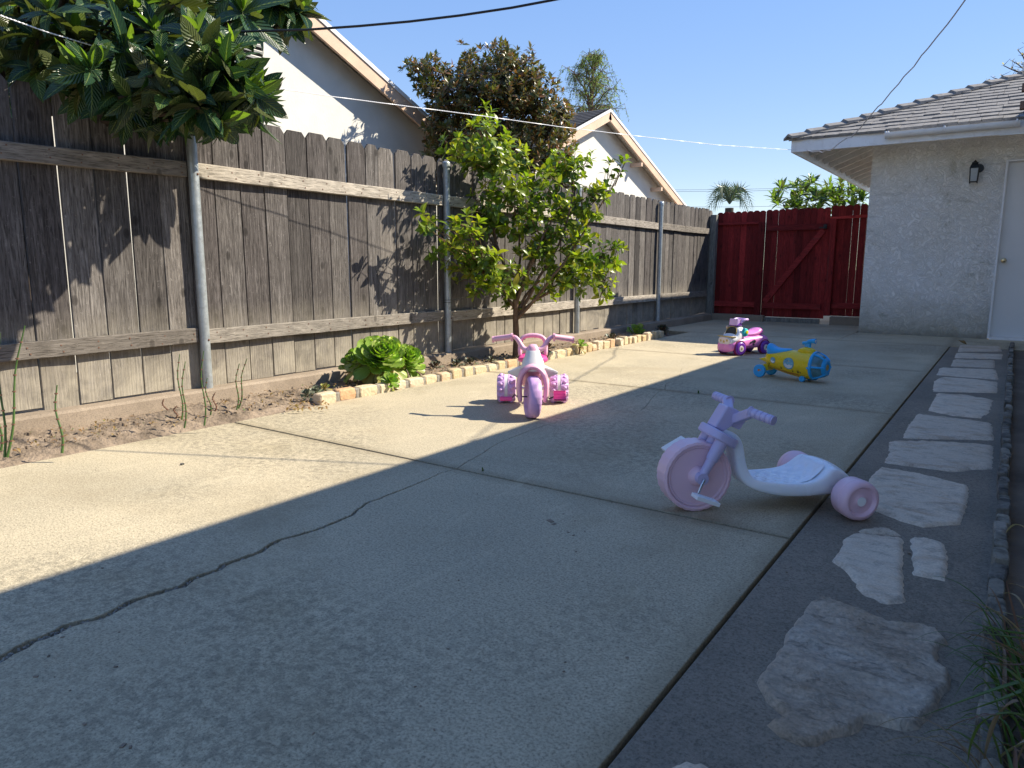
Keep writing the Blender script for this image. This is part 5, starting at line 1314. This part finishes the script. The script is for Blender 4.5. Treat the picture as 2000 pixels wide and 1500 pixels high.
# quilted seat pad
b = MB(); nx_, ny_ = 44, 22; vs = []
def topz(x):
    ks = [(.30, .102), (.23, .0935), (.17, .0935), (.11, .1035), (.07, .128), (.05, .150)]
    for (xa, za), (xb, zb) in zip(ks[:-1], ks[1:]):
        if xb <= x <= xa: t_ = (xa-x)/(xa-xb); return za+(zb-za)*t_
    return ks[-1][1]
for i in range(nx_+1):
    x = .295-.245*i/nx_; hw = .055+.035*math.sin(PI*min(1, i/nx_*.75+.1))
    for j in range(ny_+1):
        u = -1+2*j/ny_; y_ = hw*u; q = abs(math.sin((x*70+y_*55)))*abs(math.sin((x*70-y_*55))); e = min(1, (1-abs(u))*4)*min(1, i/3)*min(1, (nx_-i)/3)
        vs.append((x, y_, topz(x)+.006*u*u+.003+.005*q*e))
b.add(vs, [(i*(ny_+1)+j, i*(ny_+1)+j+1, (i+1)*(ny_+1)+j+1, (i+1)*(ny_+1)+j) for i in range(nx_) for j in range(ny_)])
obj('seat', b, M['iceblue'], t, smooth=True, ang=180)
# fork
ax = Vector((-.49, 0, .872)); pe = Vector((.872, 0, .49))
def A3(a, p, y_): return Vector((.507, 0, .130))+ax*a+pe*p+Vector((0, y_, 0))
fk = MB(); 
for s in (1, -1):
    fk.tube([A3(-.006, 0, .062*s), A3(.01, 0, .062*s), A3(.075, 0, .060*s)], [.014, .0155, .0165], 16)
    fk.tube([A3(.07, 0, .060*s), A3(.078, 0, .059*s), A3(.15, 0, .056*s)], [.0195, .021, .023], 16)
    fk.lathe([(.052*s, .021), (.078*s, .021)], c=(.507, 0, .130), n=20)
fko = obj('fork', fk, M['lav'], t, smooth=True, ang=35)
b = MB()
rings = []
for a_, gsc in ((.142, .93), (.147, 1.0), (.170, 1.0), (.175, .94)):
    rg_ = []
    for k in range(28):
        th = 2*PI*k/28; c, s = math.cos(th), math.sin(th)
        rg_.append(A3(a_, -.006+.055*gsc*math.copysign(abs(c)**.6, c), .083*gsc*math.copysign(abs(s)**.6, s)))
    rings.append(rg_)
b.rings(rings); obj('crown', b, M['lav'], fko, smooth=True, ang=35)
b = MB(); b.tube([A3(.12, 0, 0), A3(.26, 0, 0)], .02, 14); obj('steering_column', b, M['lav'], fko, smooth=True)
hb = MB(); poly = [(.409, .376), (.374, .362), (.356, .350), (.374, .312), (.420, .284), (.454, .301)]
hb.ext(poly, lambda u, v: (u, -.034, v), lambda u, v: (u, .034, v)); 
hbo = obj('handlebar_block', hb, M['lav'], t, bevel=.006, seg=3)
b = MB(); b.ext([(.375, .342), (.348, .350), (.322, .33), (.352, .285), (.385, .300)], lambda u, v: (u, -.022, v), lambda u, v: (u, .022, v)); obj('column_cover', b, M['lav'], hbo, bevel=.006)
for s in (1, -1):
    b = MB(); b.bar((.375, .022*s, .325), (.356 if s > 0 else .342, .108*s, .366), .036, .032); obj('handle_arm', b, M['lav'], hbo, bevel=.006, seg=3)
    b = MB(); p0, p1 = (Vector((.360, .098, .3665)), Vector((.318, .182, .352))) if s > 0 else (Vector((.338, -.095, .366)), Vector((.356, -.178, .373))); pts = []; rr = []
    for k in range(31):
        t_ = k/30; pts.append(p0.lerp(p1, t_)); rr.append(.0205 if k < 2 else (.0135 if k % 6 == 4 else .0165))
    b.tube(pts, rr, 18); obj('grip', b, M['lav'], hbo, smooth=True, ang=35)
# cranks and pedals
b = MB(); b.tube([(.507, .06, .130), (.507, .088, .130), (.518, .09, .11), (.528, .09, .082), (.528, .14, .080)], .0045, 8)
b.tube([(.507, -.06, .130), (.507, -.088, .130), (.515, -.09, .16), (.528, -.09, .190), (.530, -.14, .195)], .0045, 8)
cr = obj('crank', b, M['chrome'], t, smooth=True)
for (c, ry_, s) in (((.515, .122, .073), .35, 1), ((.535, -.12, .205), .5, -1)):
    rot = Matrix.Rotation(-ry_ if s > 0 else ry_, 3, 'Y'); b = MB(); b.box((0, 0, 0), (.088, .05, .013))
    for k in range(9): b.box((-.036+.009*k, 0, .0075), (.003, .044, .003))
    o = obj('pedal', b, M['whitepl'], cr, bevel=.002, loc=c); o.rotation_euler = rot.to_euler()

# ---- pink trike
t = thing('pedal_trike', 'pink trike with lilac wheels and white nose facing the camera in the sun', 'tricycle', (-2.176, 3.327, 0), math.atan2(-.836, .549))
def md2(k, j): return (.955 if (k % 3 == 0 and j in (3, 4, 7, 8)) else 1.0)
W_ = MB(); W_.lathe([(.018, .001), (.018, .078), (.030, .086), (.038, .098), (.034, .112), (.020, .1205), (-.020, .1205), (-.034, .112), (-.038, .098), (-.030, .086), (-.018, .078), (-.018, .001)], n=60, mod=md2)
w0 = obj('wheel', W_, M['lilac'], t, smooth=True, ang=60, loc=(0, 0, .1205)); w0.rotation_euler = (R(-3), 0, R(9))
b = MB(); 
for s in (1, -1):
    for k in range(6):
        a = k*PI/3; b.bar((math.cos(a)*.02, .020*s, math.sin(a)*.02), (math.cos(a)*.075, .020*s, math.sin(a)*.075), .01, .006, up=Vector((0, 1, 0)))
obj('spokes', b, M['lilac'], w0)
def md3(k, j):
    return .90 if ((k//3) % 2 == 0 and j in (4, 5)) or ((k//3) % 2 == 1 and j in (10, 11)) else 1.0
for s in (1, -1):
    yc = .166*s
    b = MB(); b.lathe([(yc+.05, .001), (yc+.05, .05), (yc+.056, .062), (yc+.058, .074), (yc+.052, .085), (yc+.016, .0885), (yc+.010, .084), (yc-.010, .084), (yc-.016, .0885), (yc-.020, .0885), (yc-.052, .085), (yc-.040, .087), (yc-.058, .074), (yc-.056, .062), (yc-.05, .05), (yc-.05, .001)][0:1]+[(yc+.05, .05), (yc+.056, .062), (yc+.058, .074), (yc+.054, .084), (yc+.030, .088), (yc+.013, .089), (yc+.010, .085), (yc-.010, .085), (yc-.013, .089), (yc-.030, .088), (yc-.054, .084), (yc-.058, .074), (yc-.056, .062), (yc-.05, .05), (yc-.05, .001)], c=(0, 0, 0), n=72, mod=md3)
    rw = obj('wheel', b, M['lilac'], t, smooth=True, ang=50, loc=(-.482, 0, .089))
    b = MB(); b.lathe([(yc-.0095, .0865), (yc+.0095, .0865)], n=48); obj('wheel_stripe', b, M['offwhite'], rw, smooth=True)
    for q in (-1, 1):
        k_ = MB()
        for kk in range(14):
            a = kk*2*PI/14+(.2 if q > 0 else 0); k_.ball((math.cos(a)*.083, yc+q*.034, math.sin(a)*.083), .0125, 8, 5, (1, 1.2, 1))
        obj('tread_lugs', k_, M['lilac'], rw, smooth=True)
b = MB(); b.lathe([(-.17, .009), (.17, .009)], c=(-.482, 0, .089), n=10); obj('axle', b, M['chrome'], t, smooth=True)
# fork and fender
fo = MB()
def arch(path, rx, ry, n=14):
    rings = []; m_ = len(path)
    for i, p in enumerate(path):
        p = Vector(p); tn = (Vector(path[min(i+1, m_-1)])-Vector(path[max(i-1, 0)])).normalized(); X = Vector((1, 0, 0)); X = (X-tn*X.dot(tn)).normalized(); Y = tn.cross(X)
        rings.append([p+X*math.cos(2*PI*k/n)*rx[i]+Y*math.sin(2*PI*k/n)*ry[i] for k in range(n)])
    return rings
path = [(-.005, -.070, .085), (-.005, -.073, .12), (-.012, -.079, .17), (-.02, -.076, .22), (-.025, -.058, .262), (-.03, -.03, .287), (-.032, 0, .295), (-.03, .03, .287), (-.025, .058, .262), (-.02, .076, .22), (-.012, .079, .17), (-.005, .073, .12), (-.005, .070, .085)]
fo.rings(arch(path, [.018, .024, .036, .045, .052, .056, .058, .056, .052, .045, .036, .024, .018], [.013, .015, .017, .018, .018, .019, .019, .019, .018, .018, .017, .015, .013]))
fko = obj('fork', fo, M['pinkpl'], t, subsurf=1)
b = MB(); b.rings([sec_ring(0, .056, -.05, .05, 16, 2.3)]*1+[]) if False else None
b = MB()
def yring(z, hy, hx, xc, n=20, p=2.4): return [Vector((xc+hx*math.copysign(abs(math.cos(2*PI*k/n))**(2/p), math.cos(2*PI*k/n)), hy*math.copysign(abs(math.sin(2*PI*k/n))**(2/p), math.sin(2*PI*k/n)), z)) for k in range(n)]
b.rings([yring(.265, .066, .07, -.075), yring(.285, .068, .072, -.075), yring(.315, .061, .064, -.082), yring(.345, .047, .052, -.09), yring(.368, .041, .046, -.097), yring(.377, .039, .042, -.1)])
obj('nose_cover', b, M['offwhite'], t, smooth=True, ang=50)
b = MB(); b.rings([yring(.376, .036, .038, -.1), yring(.395, .030, .034, -.102), yring(.408, .020, .022, -.105), yring(.411, .006, .006, -.106)]); hbk = obj('handlebar', b, M['pinkpl'], t, smooth=True, ang=50)
for s in (1, -1):
    b = MB(); pth = [(-.10, .012*s, .382), (-.105, .04*s, .376), (-.112, .062*s, .388), (-.118, .078*s, .42), (-.125, .098*s, .448), (-.132, .12*s, .452)]
    b.tube(pth, [.015, .017, .016, .0145, .0135, .013], 14); obj('handlebar_arm', b, M['pinkpl'], hbk, subsurf=1)
    b = MB(); pts = [Vector((-.132, .118*s, .452)).lerp(Vector((-.175, .232*s, .432)), k/24) for k in range(25)]; b.tube(pts, [.0155+.0012*(k % 2) for k in range(25)], 14); gp = obj('grip', b, M['pinkpl'], hbk, smooth=True, ang=40)
    for yy, xx, zz, r_ in ((.122, -.133, .451, .026), (.234, -.176, .4315, .020)):
        hpts = []
        for k in range(24):
            a = 2*PI*k/24; hx = 16*math.sin(a)**3/16; hy = (13*math.cos(a)-5*math.cos(2*a)-2*math.cos(3*a)-math.cos(4*a))/16; hpts.append((hx*r_, hy*r_))
        b = MB(); b.ext(hpts, lambda u, v: (xx+u*.9, yy*s-.006*s, zz+v), lambda u, v: (xx+u*.9, yy*s+.006*s, zz+v)); obj('grip_heart', b, M['pinkpl'], gp, bevel=.003)
# body beam, seat, hoop
b = MB(); b.rings([sec_ring(-.06, .05, .22, .30), sec_ring(-.14, .055, .19, .30), sec_ring(-.22, .078, .15, .29), sec_ring(-.30, .086, .12, .27), sec_ring(-.40, .08, .10, .25), sec_ring(-.48, .06, .10, .2), sec_ring(-.52, .03, .12, .17)])
obj('body', b, M['pinkpl'], t, subsurf=1)
b = MB(); b.rings([sec_ring(-.15, .045, .29, .325), sec_ring(-.18, .075, .285, .335), sec_ring(-.24, .09, .28, .32), sec_ring(-.32, .095, .27, .31), sec_ring(-.38, .09, .27, .33), sec_ring(-.41, .06, .29, .34)]); obj('seat', b, M['hotpink'], t, subsurf=1)
b = MB(); b.tube([(-.36, -.078, .30), (-.39, -.08, .37), (-.40, -.075, .412), (-.405, -.045, .430), (-.405, 0, .434), (-.405, .045, .430), (-.40, .075, .412), (-.39, .08, .37), (-.36, .078, .30)], .0145, 12); obj('seat_hoop', b, M['pinkpl'], t, subsurf=1)
for s in (1, -1):
    b = MB(); P0 = [Vector((-.10, .068*s, .268)), Vector((-.13, .148*s, .236)), Vector((-.12, .075*s, .205)), Vector((-.26, .07*s, .27)), Vector((-.25, .07*s, .21))]
    b.add(P0+[v+Vector((0, 0, .012)) for v in P0[:2]], [(0, 1, 2), (5, 3, 6), (0, 5, 6, 1), (6, 3, 1), (1, 3, 4), (1, 4, 2), (0, 3, 5), (0, 2, 4, 3)]); obj('fin', b, M['offwhite'], t, bevel=.003)
b = MB()
b.tube([(0, .03, .122), (0, .088, .122), (.006, .092, .112), (.01, .12, .125), (.012, .15, .13)], .004, 8)
b.tube([(0, -.03, .122), (0, -.088, .122), (-.006, -.10, .132), (.006, -.115, .12), (.010, -.15, .112)], .004, 8)
cr = obj('crank', b, M['cable'], t, smooth=True)
for c, tilt in (((.012, .153, .131), .9), ((.012, -.150, .112), -.15)):
    b = MB(); b.box((0, 0, 0), (.056, .07, .018))
    for k in range(6): b.box((-.024+k*.0095, 0, .010), (.004, .066, .004)); b.box((-.024+k*.0095, 0, -.010), (.004, .066, .004))
    o = obj('pedal', b, M['hotpink'], cr, bevel=.002, loc=c); o.rotation_euler = (0, tilt, 0)

# ---- yellow submarine ride-on
t = thing('submarine_ride_on', 'yellow submarine shaped ride-on toy with sky blue seat and periscope', 'ride-on toy', (-1.335, 5.67, 0), math.atan2(-.24, .97)); t.scale = (.96, .96, .96)
secs = [(-.215, .012, .150), (-.208, .045, .152), (-.19, .063, .155), (-.15, .076, .150), (-.10, .085, .145), (-.04, .093, .140), (.02, .099, .135), (.08, .104, .131), (.14, .106, .129), (.185, .106, .128)]
def crv(x):
    for (xa, ra, za), (xb, rb, zb) in zip(secs[:-1], secs[1:]):
        if xa <= x <= xb: k = (x-xa)/(xb-xa); return ra+(rb-ra)*k, za+(zb-za)*k
    return secs[-1][1], secs[-1][2]
b = MB(); b.rings([[Vector((x, r_*math.cos(2*PI*k/32), z+r_*math.sin(2*PI*k/32)*1.02)) for k in range(32)] for x, r_, z in secs]); bd = obj('body', b, M['yellow'], t, smooth=True, ang=60)
def decal(name, polys, xc, th, mat, off=.0012, parent=None):
    b = MB()
    for pl in polys:
        vs = []
        for (u, v) in pl:
            r_, z = crv(xc+u); a = th+v/r_; rr = r_+off; vs.append((xc+u, -rr*math.cos(a), z+rr*math.sin(a)*1.02))
        cx_ = sum(p[0] for p in pl)/len(pl); cy_ = sum(p[1] for p in pl)/len(pl); r_, z = crv(xc+cx_); a = th+cy_/r_; rr = r_+off; n0 = len(vs); vs.append((xc+cx_, -rr*math.cos(a), z+rr*math.sin(a)*1.02))
        b.add(vs, [(k, (k+1) % n0, n0) for k in range(n0)])
    return obj(name, b, M[mat], parent or bd)
circ = lambda r_, cx_=0, cy_=0, n=28: [(cx_+r_*math.cos(2*PI*k/n), cy_+r_*math.sin(2*PI*k/n)) for k in range(n)]
for xc, r_ in ((.022, .046), (-.12, .024)):
    # porthole stickers with a plain wave pattern
    decal('porthole_sticker', [circ(r_)], xc, .02, 'teal', .0012)
    decal('porthole_sticker', [circ(r_*.93)], xc, .02, 'sticker', .0020)
    wv_ = [(-r_*.8+r_*1.6*k/10, -.2*r_+.12*r_*math.sin(k*1.3)) for k in range(11)]+[(r_*.62, -r_*.55), (0, -r_*.84), (-r_*.62, -r_*.55)]
    decal('porthole_sticker', [wv_], xc, .02, 'white_st', .0030)
sw = []
def weed(x0, s):
    out = []
    for a, L in ((-.5, .7), (-.15, 1), (.2, .9), (.55, .65)):
        out.append([(x0-.0025*s, 0), (x0+.0025*s, 0), (x0+.03*s*L*math.sin(a)+.001, .03*s*L)])
    return out
decal('seaweed_print', weed(.10, 1.3)+weed(.055, .8)+weed(-.045, .9)+weed(-.16, .9)+weed(.118, .8), 0, -.62, 'ink', .0015)
decal('seabed_print', [[(-.14, -.004), (-.06, .002), (0, 0), (.06, .008), (.10, .004), (.10, -.008), (.0, -.014), (-.08, -.010)]], 0, -.78, 'orangeink', .0014)
b = MB(); b.lathe([(-.285, .001), (-.27, .006), (-.235, .018), (-.205, .030), (-.195, .03)], c=(0, 0, .138), axis='x', n=16); obj('tail_spike', b, M['yellow'], t, smooth=True)
b = MB(); b.rings([sec_ring(.045, .02, .215, .236), sec_ring(.06, .036, .215, .252), sec_ring(.085, .045, .21, .268), sec_ring(.13, .045, .21, .272), sec_ring(.155, .042, .21, .266), sec_ring(.18, .03, .21, .25), sec_ring(.188, .012, .215, .235)]); obj('conning_tower', b, M['yellow'], t, subsurf=1)
b = MB(); b.rings([sec_ring(-.205, .02, .19, .262, p=2.2), sec_ring(-.198, .058, .18, .278, p=2.2), sec_ring(-.18, .066, .17, .274), sec_ring(-.15, .066, .17, .250), sec_ring(-.11, .064, .18, .242), sec_ring(-.06, .056, .2, .244), sec_ring(-.015, .04, .21, .246), sec_ring(.0, .012, .22, .24)]); obj('seat', b, M['blue'], t, subsurf=1)
# windowed nose
def nring(x, r_, z, n=24): return [Vector((x, r_*math.cos(2*PI*k/n), z+r_*math.sin(2*PI*k/n))) for k in range(n)]
b = MB(); b.rings([nring(.183, .108, .128), nring(.188, .113, .128), nring(.204, .113, .128), nring(.208, .104, .128)]); ns = obj('nose_frame', b, M['blue'], t, smooth=True, ang=40)
b = MB(); b.rings([nring(.206, .103, .128), nring(.245, .088, .126), nring(.275, .066, .124), nring(.286, .050, .123)]); obj('nose_window', b, M['glasspl'], ns, smooth=True)
for k in range(6):
    a = k*PI/3+PI/6*0; b = MB(); pts = [Vector((x, r_*math.cos(a), z+r_*math.sin(a))) for x, r_, z in ((.203, .107, .128), (.245, .092, .126), (.275, .070, .124), (.288, .054, .123))]; b.tube(pts, .008, 8); obj('nose_rib', b, M['blue'], ns, smooth=True)
b = MB(); b.rings([nring(.270, .070, .124), nring(.284, .062, .123), nring(.292, .050, .123), nring(.292, .040, .123), nring(.287, .038, .123)], True); obj('nose_ring', b, M['blue'], ns, smooth=True)
b = MB(); b.rings([nring(.286, .038, .123), nring(.2885, .001, .123)]); nd_ = obj('nose_disc', b, M['cream'], ns)
b = MB(); b.ext(star((0, 0), .026, 8, .7), lambda u, v: (.2885, u, .123+v), lambda u, v: (.290, u, .123+v)); obj('nose_print', b, M['gold'], nd_)
b = MB(); b.box((.183, -.105, .118), (.02, .014, .016)); obj('nose_clip', b, M['blue'], ns, bevel=.002)
# periscope
b = MB(); b.tube([(.135, 0, .262), (.135, 0, .300)], .013, 12); b.tube([(.08, 0, .296), (.088, 0, .297), (.112, 0, .300), (.13, 0, .313), (.15, 0, .318), (.182, 0, .319)], [.013, .014, .014, .016, .017, .020], 14)
b.box((.118, 0, .282), (.035, .022, .02)); ps = obj('periscope', b, M['blue'], t, smooth=True, ang=40)
b = MB(); b.lathe([(.1822, .014), (.1835, .001)], c=(0, 0, .319), axis='x', n=14); obj('periscope_lens', b, M['whitepl'], ps)
for s in (1, -1):
    b = MB(); b.lathe([(s*.072, .001), (s*.072, .046), (s*.077, .050), (s*.098, .052), (s*.104, .048), (s*.1045, .001)], c=(-.225, 0, .052), n=32); wq = obj('wheel', b, M['blue'], t, smooth=True, ang=35)
    b = MB(); b.ext([(-.012, .006), (-.004, .012), (.012, .01), (.024, .0), (.014, .002), (.0, -.008), (-.010, -.004)], lambda u, v: (-.225+u, s*.1045, .056+v), lambda u, v: (-.225+u, s*.1052, .056+v)); obj('wheel_print', b, M['orangeink'], wq)
    b = MB(); b.lathe([(s*.045, .001), (s*.045, .021), (s*.05, .0235), (s*.072, .0235), (s*.076, .020), (s*.076, .001)], c=(.125, 0, .0235), n=24); obj('wheel', b, M['blue'], t, smooth=True, ang=35)
b = MB(); b.lathe([(-.08, .012), (.08, .012)], c=(-.225, 0, .055), n=10); b.box((-.2, 0, .08), (.04, .09, .05)); b.lathe([(-.06, .008), (.06, .008)], c=(.125, 0, .024), n=10); b.box((.125, 0, .035), (.03, .05, .03)); obj('axle', b, M['yellow'], t)

# ---- pink toy car
ca = math.atan2(-.90, -.44)
t = thing('toy_car', 'pink and white ride-on toy car with purple wheels and handle bar', 'ride-on toy', (-2.15, 7.10, 0), ca); t.scale = (1.13, 1.13, 1.13)
b = MB(); b.rings([sec_ring(.235, .05, .035, .085), sec_ring(.23, .08, .025, .11), sec_ring(.205, .098, .025, .13, p=3), sec_ring(.16, .105, .04, .14, p=3), sec_ring(.09, .10, .05, .155, p=3), sec_ring(.0, .088, .045, .162, p=3), sec_ring(-.08, .092, .045, .165, p=3), sec_ring(-.15, .104, .05, .172, p=3), sec_ring(-.205, .098, .055, .168), sec_ring(-.235, .075, .07, .15), sec_ring(-.245, .04, .09, .13)])
bd = obj('body', b, M['orchid'], t, subsurf=1)
b = MB(); b.rings([sec_ring(.228, .05, .09, .15), sec_ring(.222, .082, .082, .162), sec_ring(.19, .094, .09, .17), sec_ring(.15, .094, .10, .18), sec_ring(.135, .092, .10, .235, p=3), sec_ring(.10, .086, .10, .25), sec_ring(.055, .072, .10, .25), sec_ring(.03, .05, .12, .215), sec_ring(.02, .03, .13, .18)]); cb = obj('cab', b, M['whitepl'], t, subsurf=1)
b = MB(); b.rings([sec_ring(.2235, .070, .088, .158), sec_ring(.2315, .066, .092, .154)]); bp = obj('grille_panel', b, M['cream'], cb, bevel=.004)
b = MB()
for c, r_ in (((-.035, .125), .015), ((0, .118), .018), ((.035, .13), .016)): b.ext(star(c, r_), lambda u, v: (.2318, u, v), lambda u, v: (.2325, u, v))
obj('star_print', b, M['gold'], bp)
b = MB(); b.rings([sec_ring(.17, .088, .158, .166), sec_ring(.225, .086, .158, .166)]); obj('bonnet_trim', b, M['gold'], cb)
b = MB(); pl = [(-.055, .172), (.055, .172), (.055, .20), (.045, .225), (.02, .24), (-.02, .24), (-.045, .225), (-.055, .20)]
b.ext(pl, lambda u, v: (.150-(v-.172)*.35, u, v), lambda u, v: (.160-(v-.172)*.35, u, v)); wd_ = obj('windscreen', b, M['darkwin'], cb)
for a_, b_ in zip([(-.06, .168)]+[(-.06, .20), (-.049, .228), (-.021, .245), (.021, .245), (.049, .228), (.06, .20)], [(-.06, .20), (-.049, .228), (-.021, .245), (.021, .245), (.049, .228), (.06, .20), (.06, .168)]):
    pass
b = MB(); wp_ = [(-.06, .168), (-.06, .20), (-.049, .228), (-.021, .245), (.021, .245), (.049, .228), (.06, .20), (.06, .168)]; b.tube([(.158-(v-.172)*.35, u, v) for u, v in wp_], .004, 6); obj('windscreen_trim', b, M['gold'], cb)
for s in (1, -1):
    b = MB(); b.lathe([(s*.070, .038), (s*.086, .036), (s*.090, .030), (s*.090, .001)], c=(.068, 0, .195), n=26); d_ = obj('side_disc', b, M['aqua'], cb, smooth=True)
    b = MB(); b.lathe([(s*.090, .015), (s*.096, .013), (s*.097, .001)], c=(.055, 0, .198), n=16); obj('button', b, M['yell2'], d_)
    b = MB(); b.lathe([(s*.086, .015), (s*.094, .013), (s*.095, .001)], c=(.092, 0, .222), n=14); obj('button', b, M['teal'], d_)
b = MB(); b.ball((.135, -.06, .235), .014); obj('roof_knob', b, M['peach'], cb, smooth=True)
b = MB(); b.rings([sec_ring(.03, .03, .15, .178), sec_ring(.0, .052, .15, .185), sec_ring(-.06, .066, .15, .192), sec_ring(-.11, .07, .15, .205), sec_ring(-.14, .066, .155, .226), sec_ring(-.175, .06, .16, .230), sec_ring(-.205, .045, .16, .212), sec_ring(-.212, .02, .17, .2)]); obj('seat', b, M['orchid'], t, subsurf=1)
b = MB(); b.rings([sec_ring(.13, .05, .246, .262), sec_ring(.10, .052, .246, .285), sec_ring(.06, .04, .246, .27)]); hn = obj('handle', b, M['purple'], t, bevel=.004)
b = MB(); b.ext([(.132, .256), (.127, .312), (.092, .300), (.10, .262)], lambda u, v: (u, -.045, v), lambda u, v: (u, .045, v)); obj('handle_panel', b, M['lilacpanel'], hn, bevel=.003)
b = MB(); b.tube([(.085, -.04, .27), (.07, -.055, .302), (.03, -.06, .306), (-.0, -.05, .302), (-.012, 0, .300), (-.0, .05, .302), (.03, .06, .306), (.07, .055, .302), (.085, .04, .27)], .011, 10); obj('handle_bar', b, M['lilacpanel'], hn, subsurf=1)
for x, r_ in ((.135, .060), (-.165, .058)):
    for s in (1, -1):
        b = MB(); b.lathe([(s*.062, .001), (s*.062, r_*.9), (s*.07, r_), (s*.098, r_), (s*.112, r_*.9), (s*.116, r_*.7), (s*.112, r_*.45), (s*.112, .001)], c=(x, 0, r_), n=30); wq = obj('wheel', b, M['purple'], t, smooth=True, ang=50)
        b = MB(); b.lathe([(s*.112, .026), (s*.117, .024), (s*.118, .001)], c=(x, 0, r_), n=20); hc = obj('hub_cap', b, M['cream'], wq, smooth=True)
        b = MB(); b.ext(star((0, 0), .017), lambda u, v: (x+u, s*.1182, r_+v), lambda u, v: (x+u, s*.1188, r_+v)); obj('star_print', b, M['gold'], hc)
        b = MB(); b.lathe([(s*.085, .001), (s*.085, r_*1.12), (s*.102, r_*1.12), (s*.104, r_*1.05), (s*.090, r_*1.04), (s*.088, .001)], c=(x, 0, r_+.004), n=30); obj('wheel_arch', b, M['plum'], t, smooth=True)
for s in (1, -1):
    b = MB(); rr = random.Random(3)
    for k in range(9): c = (-.02+rr.uniform(-.035, .035), .105+rr.uniform(-.018, .018)); b.ext(star(c, rr.uniform(.006, .012), 6, .6), lambda u, v: (u, s*.0885, v), lambda u, v: (u, s*.0935, v))
    obj('side_print', b, M['ink'], bd)
